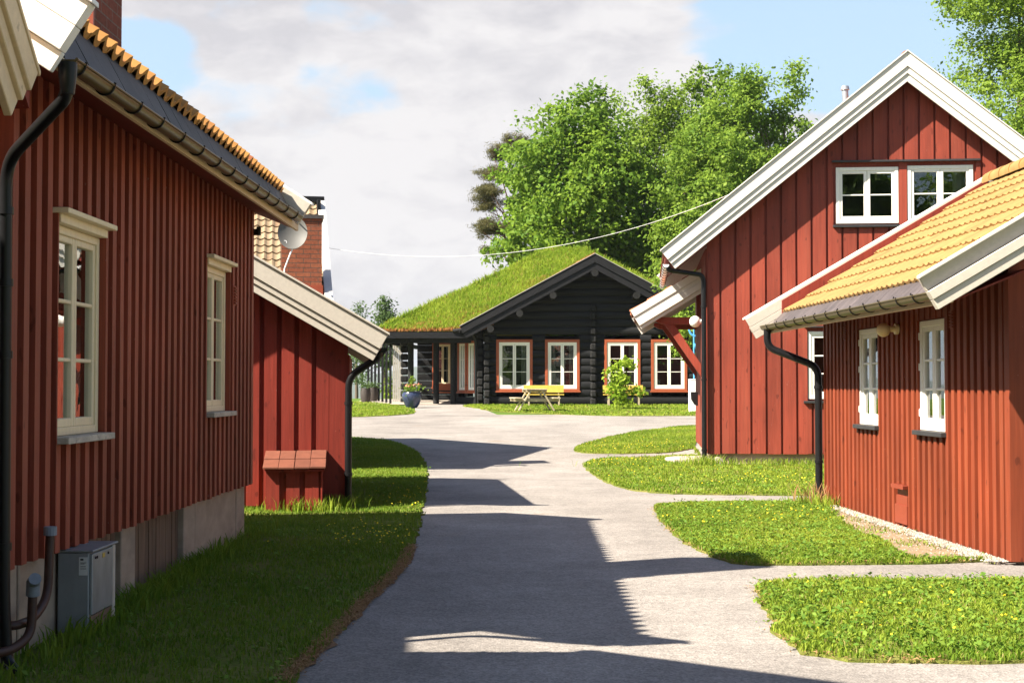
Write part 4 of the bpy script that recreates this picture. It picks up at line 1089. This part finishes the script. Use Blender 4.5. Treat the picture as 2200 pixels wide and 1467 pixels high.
    for i in range(7):
        t=i/6; k=MB(); px=-4.90-1.6*t*.95; py=1.35+6.2*t
        k.box(px-.045,px+.045,py-.045,py+.045,.62+.09*t,3.3); k.build('post',M['tar_board'],h)
    k=MB(); k.beam((-4.9,1.35,3.26),(-6.5,7.6,3.26),.1,.16); k.build('post_beam',M['log_end'],h)
    k=MB(); z=Z
    while z<3.2: k.box(-4.62,-4.32,2.9,3.3,z+.02,z+.29); z+=.305
    k.build('log_ends',M['log_end'],h,bevel=.05)
    k=MB()
    for i in range(5): k.box(-4.98+i*.085,-4.91+i*.085,3.4,3.43+(i%2)*.02,Z,3.2)
    k.build('white_boarding',M['beam_grey'],h)
    k=MB(); k.tube(roundpath([(-2.05,-.75,3.5),(-1.55,-.4,3.45),(-1.42,-.25,3.1),(-1.42,-.25,Z)],.15),.05,10); k.build('downpipe',M['black'],h,smooth=True)
    k=MB(); k.tube([(-2.3,-.62,3.52),(-1.75,-.68,3.58)],.08,10); k.build('gutter',M['log_end'],h,smooth=True)
    k=MB(); k.face([(-6.5,.5,.665),(-1.3,.5,.635),(-1.3,7,.80),(-6.5,7,.80)]); k.build('porch_floor',M['stone'],h,recalc=False)
log_house()

# ------------------------------------------------------------------ small things by the log house
def picnic():
    t=thing('picnic_table','weathered picnic table with attached benches on the grass before the log house','picnic table',(.78,49.2,g(49.2)+.03),97)
    k=MB()
    for i in range(5): k.box(-.62,.62,-.36+i*.145,-.36+i*.145+.135,.72,.76)
    k.build('table_top',M['pale_wood'],t,bevel=.005)
    for y in (-.78,.52):
        k=MB()
        for i in range(2): k.box(-.85,.85,y+i*.135,y+i*.135+.125,.42,.46)
        k.build('bench_seat',M['pale_wood'],t,bevel=.005)
    for x in (-.5,.5):
        k=MB(); k.beam((x,-.62,0),(x,-.18,.72),.05,.1,(1,0,0)); k.beam((x,.62,0),(x,.18,.72),.05,.1,(1,0,0)); k.beam((x+.052,-.78,.37),(x+.052,.78,.37),.045,.1); k.beam((x+.052,-.36,.68),(x+.052,.36,.68),.045,.08)
        k.build('trestle',M['pale_wood'],t,bevel=.005)
picnic()
def bench(x,y,label,m=M['yellow'],W=1.55,yaw=0,grp='yellow benches along the log house'):
    t=thing('garden_bench',label,'bench',(x,y,g(y)+.03),yaw,grp)
    k=MB()
    for i in range(3): k.box(-W/2,W/2,-.2+i*.14,-.2+i*.14+.125,.40,.44)
    k.build('seat',m,t,bevel=.005)
    k=MB(); k.prism([(-W/2,.235,.5),(-W/2,.265,.5),(-W/2,.315,.78),(-W/2,.285,.78)],(W,0,0)); k.build('backrest',m,t,bevel=.005)
    for s in (-W/2+.2,W/2-.2):
        k=MB(); k.box(s-.03,s+.03,-.18,-.12,0,.4); k.beam((s,.22,0),(s,.33,.76),.06,.05,(1,0,0)); k.box(s-.025,s+.025,-.12,.2,.34,.395); k.build('leg',M['pale_wood'],t)
bench(1.22,54.6,'yellow bench under the second window, behind the picnic table')
bench(4.28,54.6,'yellow bench behind the young leafy tree')
bench(-2.72,58.4,'dark orange bench in the shadow of the porch',M['orange_wood'],1.1,0,None)
def pot():
    t=thing('flower_pot','dark blue glazed pot with flowers at the edge of the porch path','flower pot',(-3.72,52.9,g(52.9)))
    k=MB(); k.lathe([(.18,0),(.27,.12),(.36,.34),(.37,.5),(.33,.58),(.36,.62),(.33,.62),(.28,.55)],(0,0,0),24); k.build('pot',M['pot_blue'],t,smooth=True)
    r=np.random.default_rng(101); n=500; P=r.normal(0,1,(n,3))*np.array([.18,.18,.09])+np.array([0,0,.7]); P[:120]=r.normal(0,1,(120,3))*np.array([.06,.06,.12])+np.array([0,0,.95])
    leaves(P,r.normal(0,1,(n,3))+np.array([0,0,.6]),.08,.7,r,r.uniform(0,1,n),'foliage',M['leaf_willow'],t)
    P=np.column_stack([r.normal(0,.17,60),r.normal(0,.17,60),.78+r.uniform(0,.12,60)]); leaves(P,r.normal(0,.5,(60,3))+np.array([0,-.5,.8]),.07,1.,r,r.uniform(0,1,60),'blossom',M['flower_pink'],t)
pot()
for (x,y,lb) in ((-6.05,58.8,'dark barrel planter beside the porch posts, the left one'),(-5.88,60.2,'dark barrel planter beside the porch posts, the right one')):
    t=thing('barrel_planter',lb,'planter',(x,y,g(y)),0,'barrel planters by the porch')
    k=MB(); k.lathe([(.16,0),(.21,.2),(.22,.4),(.2,.62),(.18,.62)],(0,0,0),18); k.build('barrel',M['barrel'],t,smooth=True)
    r=np.random.default_rng(int(x*-100)); P=r.normal(0,1,(160,3))*np.array([.12,.12,.08])+np.array([0,0,.7])
    leaves(P,r.normal(0,1,(160,3))+np.array([0,0,.6]),.09,.6,r,r.uniform(0,1,160),'foliage',M['leaf_dark'],t)
def blue_post():
    t=thing('white_post','white square cabinet with a blue pole and ring standing behind the gabled house','cabinet',(6.28,48.7,g(48.7)))
    k=MB(); k.box(-.22,.28,-.2,.2,0,1.1); k.box(-.235,.295,-.215,.215,1.1,1.13); k.build('cabinet',M['white_metal'],t,bevel=.015)
    k=MB(); k.tube([(-.05,0,1.1),(-.05,0,2.9)],.025,10); k.tube([(-.05,0,2.25),(.1,0,2.25)],.1,10); k.build('pole',M['blue'],t,smooth=True)
    k=MB(); k.tube([(-.02+.2*math.cos(a),0,2.92+.32*math.sin(a)) for a in [2*math.pi*i/20 for i in range(21)]],.035,8); k.build('ring',M['blue'],t,smooth=True)
blue_post()
def cable():
    k=MB(); pts=[]
    for i in range(61):
        q=i/60; x=4.0-7.3*q; pts.append(Vector((x,24.2+1.2*q,4.78+.25*(x-4)+.0416*(x-4)*(x+.32))))
    k.tube(pts,.0042,6)
    tag(k.build('overhead_cable',M['wire']),'thin white cable slung from the gabled house across the yard','cable')
cable()

# ------------------------------------------------------------------ cabinet and pipes by the long house
def cabinet():
    t=thing('heat_pump','grey metal cabinet standing against the plinth of the long house','cabinet',(-2.46,7.92,0),-.58)
    k=MB(); k.box(-.06,.115,0,.47,.03,.475); k.build('body',M['galv_dark'],t,bevel=.006)
    k=MB(); k.box(.116,.132,.008,.40,.13,.465); k.build('front_panel',M['galv'],t,bevel=.003)
    k=MB(); k.box(.116,.128,.41,.465,.04,.47); k.build('side_strip',M['greige'],t,bevel=.003)
    k=MB(); k.box(.116,.127,.01,.40,.045,.122); k.build('lower_panel',M['concrete_rusty'],t,bevel=.003)
    k=MB(); k.prism([(-.07,-.006,.476),(.14,-.006,.476),(.14,.48,.476),(-.07,.48,.476)],(0,0,.012)); k.build('lid',M['galv_dark'],t,bevel=.003)
    k=MB(); k.box(.06,.108,-.003,-.0005,.35,.45); lb=k.build('label',M['paper'],t)
    k=MB(); k.box(.068,.085,-.0045,-.0032,.432,.442)
    for z in (.418,.412,.397,.385): k.box(.068,.068+rng.uniform(.02,.034),-.0045,-.0032,z,z+.003)
    k.build('print',M['ink'],lb)
    k=MB(); k.box(.1325,.135,.19,.235,.425,.45); k.build('badge',M['gilt'],t)
    k=MB()
    for y in (.06,.09,.3): k.tube([(.132,y,.44),(.137,y,.44)],.008,8)
    k.build('screw',M['black'],t)
cabinet()
t=thing('vent_pipe','brown bent pipe with grey cap rising beside the grey cabinet','pipe',(0,0,0),0,'brown pipes on the plinth')
k=MB(); k.tube(roundpath([(-2.41,7.45,.64),(-2.41,7.42,.30),(-2.42,7.22,.22),(-2.44,7.05,.22),(-2.5,7.02,.22)],.14,8),.023,14); k.build('pipe',M['rust_pipe'],t,smooth=True)
k=MB(); k.tube([(-2.41,7.45,.62),(-2.41,7.45,.665)],.034,14); k.build('cap',M['grey_cap'],t)
t=thing('vent_pipe','short brown pipe with angled grey outlet beside the black downpipe','pipe',(0,0,0),0,'brown pipes on the plinth')
k=MB(); k.tube(roundpath([(-2.38,7.10,.38),(-2.38,7.08,.17),(-2.42,6.95,.12),(-2.48,6.82,.12)],.12,8),.023,14); k.build('pipe',M['rust_pipe'],t,smooth=True)
k=MB(); k.tube([(-2.38,7.10,.36),(-2.375,7.09,.425),(-2.35,7.04,.45)],[.034,.034,.03],14); k.build('cap',M['grey_cap'],t,smooth=True)

# ------------------------------------------------------------------ trees
def tree(name,label,cat,x,y,th,tr,blobs,nclump,per,size,m,seed,cr=.5,aspect=.6,group=None,barkm=None,limbs=12,flat=.75,shell=.55,lean=(0,0)):
    r=np.random.default_rng(seed); z0=g(y)-.05
    t=thing(name,label,cat,(x,y,z0),0,group)
    B=np.array(blobs,float); vol=(B[:,3]*B[:,4]*B[:,5])**.72; pr=vol/vol.sum()
    k=r.choice(len(B),nclump,p=pr); d=r.normal(0,1,(nclump,3)); d/=np.linalg.norm(d,axis=1)[:,None]
    rad=(shell+(1-shell)*r.uniform(0,1,nclump)**.6)*(1+.10*r.normal(0,1,nclump))
    C=B[k,:3]+d*rad[:,None]*B[k,3:6]
    n=nclump*per; ci=np.repeat(np.arange(nclump),per); cs=cr*r.uniform(.6,1.4,nclump)
    P=C[ci]+r.normal(0,.5,(n,3))*cs[ci][:,None]*np.array([1,1,flat])
    N=r.normal(0,.7,(n,3))+np.array([0,0,.55])+d[ci]*.7
    crn=r.uniform(-.25,.25,nclump)
    rn=np.clip(r.uniform(.1,.8,n)+crn[ci],0,1)
    leaves(P,N,size,aspect,r,rn,'crown',m,t)
    top=B[:,2].max()*.86; k=MB()
    pts=[(0,0,0),(lean[0]*.3+.05,lean[1]*.3,th*.5),(lean[0]*.7,lean[1]*.7,th),(lean[0],lean[1],top)]
    k.tube(pts,[tr*1.25,tr,tr*.75,tr*.15],10)
    for i in range(limbs):
        c=C[r.integers(nclump)]; q=r.uniform(.45,.95); s=np.array([lean[0]*q,lean[1]*q,th*.6+(top-th*.6)*q*.75])
        if c[2]<s[2]-.5: s[2]=max(th*.5,c[2]-.6)
        mid=(s+c)/2+np.array([0,0,.25]); k.tube([tuple(s),tuple(mid),tuple(c)],[tr*.26,tr*.13,tr*.03],6)
    k.build('trunk',barkm or M['bark'],t,smooth=True,recalc=False)
    return t
def sp(seed,c,w,n):
    r=random.Random(seed); return [(c[0]+r.uniform(-w,w),r.uniform(-1,1),c[2]+r.uniform(-.8,.9)-abs(i-n/2)*.12,.35,.35,.85) for i in range(n)]
GR='broadleaf trees behind the log house'
def rb(seed,n,c,s,rr):
    r=np.random.default_rng(seed); out=[]
    for i in range(n):
        d=r.normal(0,1,3); d/=np.linalg.norm(d); q=r.uniform(.45,1)**.5
        p=np.array(c)+d*q*np.array(s); q=rr*r.uniform(.7,1.25); out.append((*p,q,q,q*.9))
    return out
tree('maple_tree','large dense green maple tree behind the left end of the grass roof','tree',3.1,67,4.5,.32,rb(1,30,(0,0,8.1),(3.6,3.0,5.0),1.25)+[(0,0,7.6,3.2,2.8,4.6),(-1.3,0,5.2,1.9,1.8,2.2)]+sp(1,(0,0,12.9),2.4,9),900,62,.23,M['leaf_maple'],111,.62,.75,GR,limbs=22)
tree('birch_tree','yellow green airy birch standing behind the ridge of the log house','tree',6.9,71,6,.22,rb(2,24,(-.1,0,10.2),(2.5,2.0,5.2),1.0)+[(0,0,9,2.2,1.8,5.0)]+sp(2,(0,0,15.2),1.6,7),600,62,.19,M['leaf_birch'],112,.55,.6,GR,limbs=20)
tree('birch_tree','tall green tree whose top twigs stand against the sky left of the gabled house','tree',10.9,69,6,.25,rb(3,28,(-.2,0,9.8),(2.9,2.2,5.8),1.05)+[(0,0,8.6,2.4,2.0,5.2)]+sp(3,(0,0,15.3),2.2,9),700,60,.21,M['leaf_willow'],113,.55,.65,GR,limbs=24)
tree('willow_tree','mid green bushy tree just beyond the roof of the gabled house','tree',12.7,66,5,.22,rb(4,20,(-.9,0,9.2),(2.0,2,6.0),.9)+[(-.9,0,8,1.6,1.7,5.0)]+sp(4,(-.7,0,14.6),1.7,7),440,58,.20,M['leaf_willow'],114,.5,.65,GR,limbs=20)
tree('willow_tree','light green tree hanging over the right side of the log house','tree',8.5,50.5,2.4,.16,rb(5,18,(-1.0,0,4.9),(2.0,1.3,3.1),.75)+[(-.9,0,4.6,1.6,1.0,2.6),(-2.3,0,2.9,.6,.5,1.0)],340,60,.14,M['leaf_birch'],115,.42,.62,GR,limbs=16)
tree('alder_tree','green tree filling the gap between the log house and the gabled house','tree',9.4,63,3.2,.22,rb(6,20,(-.6,0,7.2),(3.4,1.6,4.6),1.0)+[(-.5,0,6.2,3.0,1.3,4.0)],470,58,.21,M['leaf_willow'],116,.55,.65,GR,limbs=16)
tree('alder_tree','rounded green tree low behind the middle of the grass roof','tree',5.6,68.5,3,.2,rb(7,16,(0,0,7.6),(2.6,1.6,4.6),1.0)+[(0,0,6.2,2.3,1.3,4.2)],380,58,.22,M['leaf_maple'],117,.55,.65,GR,limbs=14)
tree('birch_tree','tall light green birch rising behind the right slope of the gabled house','tree',17.6,49,6,.25,rb(8,30,(.4,0,11.4),(2.4,2.4,5.8),1.0)+[(.5,0,10.3,2.1,2.0,5.4)],980,66,.145,M['leaf_birch'],118,.5,.6,None,limbs=12)
for i,(x,y,hh) in enumerate(((1.5,-15,11.0),(7.5,-14,12.0),(13.5,-16,12.0))):
    tree('shade_tree',('broad tree behind the viewer facing the log house','broad tree behind the viewer facing the gabled house','broad tree behind the viewer at the right')[i],'tree',x,y,3,.3,rb(30+i,16,(0,0,hh*.6),(3.0,2.2,hh*.5),1.2)+[(0,0,hh*.55,3.0,2.2,hh*.5)],420,44,.34,M['leaf_willow'],130+i,.7,.7,'trees behind the viewer',limbs=10)
pads=[]
rr=random.Random(5)
for i,(dx,z,q) in enumerate([(-1.1,6.3,.75),(-1.55,8.0,.95),(-1.3,9.2,.9),(-1.75,9.9,.8),(-1.0,10.7,.9),(-.3,11.8,.85),(.1,12.4,.7),(.5,10.8,1.1),(.4,9.0,1.2),(-.2,7.6,1.0),(-.9,5.0,.5)]):
    pads+= [(dx+rr.uniform(-.5,.5)*q,rr.uniform(-.6,.6),z+1.9+rr.uniform(-.35,.35),q*f,q*.9*f,q*.42*f) for f in (.95,.6,.5)]
tree('pine_tree','brownish green pine peeping out left of the maple tree','tree',.15,76,7,.24,pads,430,110,.24,M['needle'],119,.34,.10,None,M['pine_bark'],limbs=26,flat=.5,shell=.2)
tree('small_tree','small green tree standing between the shed and the grass roof','tree',-6.95,77,2.5,.10,[(0,0,4.4,.75,.7,1.5),(.15,0,5.3,.5,.5,.7),(-.4,0,3.8,.5,.5,.8),(0,0,3,.7,.6,.9)],95,46,.17,M['leaf_dark'],120,.36,.6,None,limbs=9)
tree('small_tree','thin pale tree top just above the shed roof','tree',-9.1,83,2.5,.10,[(0,0,4.6,.7,.7,1.5),(.2,0,5.6,.35,.35,.7),(0,0,3,.6,.6,.8)],45,34,.17,M['leaf_dark'],121,.36,.6,None,limbs=9)
tree('small_tree','thin leafy tree seen through the porch posts','tree',-7.6,72,1.4,.07,[(0,0,2.2,1.0,.7,1.1),(.2,0,3.1,.7,.5,.6)],60,30,.14,M['leaf_dark'],122,.4,.55,None,limbs=12)
tree('conifer_bush','small bright green conifer seen between the porch posts','bush',-6.25,72,.5,.05,[(0,0,.5,.42,.4,.4),(0,0,1.0,.3,.3,.35),(0,0,1.5,.16,.16,.35)],50,40,.10,M['leaf_young'],123,.16,.4,None,limbs=3)
tree('young_tree','young tree with fresh yellow green leaves before the right bench','tree',4.0,51,.75,.025,[(-.05,0,1.15,.42,.35,.35),(.05,0,1.65,.32,.3,.3),(-.45,0,1.35,.28,.25,.2),(.42,0,.75,.3,.3,.22),(0,0,.4,.32,.3,.25),(-.2,0,.75,.35,.3,.25)],80,16,.15,M['leaf_young'],124,.22,.7,None,limbs=9,shell=.1)
tree('bare_bush','thin brownish bush at the left end of the roof ridge','bush',-.9,72,3.0,.05,[(0,0,5.2,.6,.5,1.0),(.3,0,6.4,.5,.4,.6)],45,20,.13,M['needle'],125,.35,.4,None,limbs=14)

# ------------------------------------------------------------------ air
hz=MB(); hz.box(-6500,6500,-620,7700,-31,75)
t=NT('pale_air'); pv=t.n('ShaderNodeVolumePrincipled'); pv.inputs['Density'].default_value=1.5e-4; pv.inputs['Color'].default_value=(.86,.92,1,1); pv.inputs['Anisotropy'].default_value=.3
ho=hz.build('haze',t.out(None,pv)); ho['kind']='stuff'; ho.display_type='WIRE'

# ------------------------------------------------------------------ light, sky, camera
SUN=Vector((1,.5,-1.1)).normalized()
sl=bpy.data.lights.new('sun','SUN'); sl.energy=5.0; sl.angle=R(.53); sl.color=(1,.91,.77)
so=bpy.data.objects.new('sun',sl); COL.objects.link(so); so.rotation_euler=SUN.to_track_quat('-Z','Y').to_euler()
el=math.asin(-SUN.z); az=math.atan2(-SUN.x,-SUN.y)
def sky():
    w=bpy.data.worlds.new('World'); scene.world=w; w.use_nodes=True; nt=w.node_tree; nt.nodes.clear()
    t=NT.__new__(NT); t.t=nt
    s=t.n('ShaderNodeTexSky'); s.sky_type='NISHITA'; s.sun_disc=False; s.sun_elevation=el; s.sun_rotation=az; s.altitude=200; s.air_density=1; s.dust_density=1.2; s.ozone_density=1.5
    tc=t.n('ShaderNodeTexCoord'); d=tc.outputs['Generated']
    mp=t.n('ShaderNodeMapping'); mp.inputs['Scale'].default_value=(1,1,2.1); t.l(d,mp.inputs['Vector']); v=mp.outputs[0]
    wn=t.n('ShaderNodeTexNoise'); t.l(v,wn.inputs['Vector']); wn.inputs['Scale'].default_value=5; wn.inputs['Detail'].default_value=3
    wv=t.n('ShaderNodeVectorMath',operation='MULTIPLY_ADD'); t.l(wn.outputs['Color'],wv.inputs[0]); wv.inputs[1].default_value=(.12,.12,.12); t.l(v,wv.inputs[2]); v2=wv.outputs[0]
    big=t.noise(v2,4.2,9,.56); det=t.noise(v2,11,8,.6); soft=t.noise(v2,2.6,4,.5)
    dn=t.n('ShaderNodeTexNoise'); t.l(d,dn.inputs['Vector']); dn.inputs['Scale'].default_value=16; dn.inputs['Detail'].default_value=4
    dm=t.n('ShaderNodeVectorMath',operation='MULTIPLY_ADD'); t.l(dn.outputs['Color'],dm.inputs[0]); dm.inputs[1].default_value=(.07,.07,.05)
    d0=t.n('ShaderNodeVectorMath',operation='ADD'); t.l(d,d0.inputs[0]); d0.inputs[1].default_value=(-.035,-.035,-.025); t.l(d0.outputs[0],dm.inputs[2]); dd=dm.outputs[0]
    def blob(px,py,rx,ry):
        a=math.atan((px-1100)/3055); e=math.atan((828-py)/3055*math.cos(a))
        c=(math.sin(a)*math.cos(e),math.cos(a)*math.cos(e),math.sin(e))
        sb=t.n('ShaderNodeVectorMath',operation='SUBTRACT'); t.l(dd,sb.inputs[0]); sb.inputs[1].default_value=c
        ml=t.n('ShaderNodeVectorMath',operation='MULTIPLY'); t.l(sb.outputs[0],ml.inputs[0]); ml.inputs[1].default_value=(3055/rx,3055/rx,3055/ry)
        ln=t.n('ShaderNodeVectorMath',operation='LENGTH'); t.l(ml.outputs[0],ln.inputs[0])
        return t.mapr(ln.outputs['Value'],0,1,1,0)
    sp=t.n('ShaderNodeSeparateXYZ'); t.l(d,sp.inputs[0])
    low=t.math('MULTIPLY',t.mapr(sp.outputs[2],.28,.5,1,.22),t.mapr(sp.outputs[1],.45,.9,.3,1))
    cov=t.math('MULTIPLY_ADD',big,1.0,.22); cov=t.math('ADD',cov,t.mapr(det,.3,.7,-.06,.06))
    for (px,py,rx,ry,a) in ((1850,60,560,330,-.52),(1600,250,300,160,-.1),(320,110,140,95,-.40),(770,168,170,60,-.28),(1250,60,420,200,.2),(560,110,330,90,.2),(650,430,700,330,.22),(1720,260,260,70,.34),(1500,190,200,60,.18),(300,10,160,50,.25),(2150,80,200,200,-.2)):
        cov=t.math('MULTIPLY_ADD',blob(px,py,rx,ry),a,cov)
    mask=t.n('ShaderNodeMapRange',interpolation_type='SMOOTHSTEP'); t.l(cov,mask.inputs[0])
    for i,q in enumerate((.59,.75,0,1)): mask.inputs[i+1].default_value=q
    shade=t.math('MULTIPLY_ADD',t.mapr(soft,.35,.65,0,1),.5,t.mapr(det,.3,.7,0,.5))
    of=t.n('ShaderNodeVectorMath',operation='ADD'); t.l(v2,of.inputs[0]); of.inputs[1].default_value=(-.012,0,.03)
    rel=t.math('SUBTRACT',t.noise(of.outputs[0],7,8,.6),t.noise(v2,7,8,.6))
    shade=t.math('ADD',shade,t.mapr(rel,-.12,.12,-.45,.45))
    sh2=t.math('ADD',shade,t.math('MULTIPLY',blob(620,-60,700,260),.75))
    sh2=t.math('SUBTRACT',sh2,t.math('MULTIPLY',blob(760,110,420,90),.25))
    cl=t.mix(t.mapr(sh2,.25,1.15,0,1),(2.72,2.66,2.69),(2.08,2.05,2.16))
    front=t.math('MULTIPLY',t.mapr(sp.outputs[2],.25,.5,1,0),t.mapr(sp.outputs[1],0,.6,0,1))
    blue=t.mix(t.math('MULTIPLY',front,.7),t.scale(s.outputs[0],.6),(1.95,2.6,3.2))
    fin=t.mix(t.math('MULTIPLY',mask.outputs[0],low),blue,t.scale(cl,t.mapr(low,.3,1,.55,1)))
    b=t.n('ShaderNodeBackground'); t.l(fin,b.inputs['Color']); b.inputs['Strength'].default_value=.1
    o=t.n('ShaderNodeOutputWorld'); t.l(b.outputs[0],o.inputs['Surface'])
sky()
cam=bpy.data.cameras.new('camera'); co=bpy.data.objects.new('camera',cam); COL.objects.link(co)
co.location=(0,0,H0); co.rotation_euler=(R(90)+math.atan(94.5/3055),0,0); cam.lens=50; cam.sensor_width=36; cam.clip_end=20000; cam.clip_start=.05
scene.camera=co
vs=scene.view_settings; vs.view_transform='Standard'; vs.look='None'; vs.gamma=1; vs.exposure=1.75; vs.use_curve_mapping=False
cy=scene.cycles; cy.max_bounces=7; cy.diffuse_bounces=3; cy.glossy_bounces=3; cy.transmission_bounces=4; cy.transparent_max_bounces=8; cy.volume_bounces=0
cy.sample_clamp_indirect=6
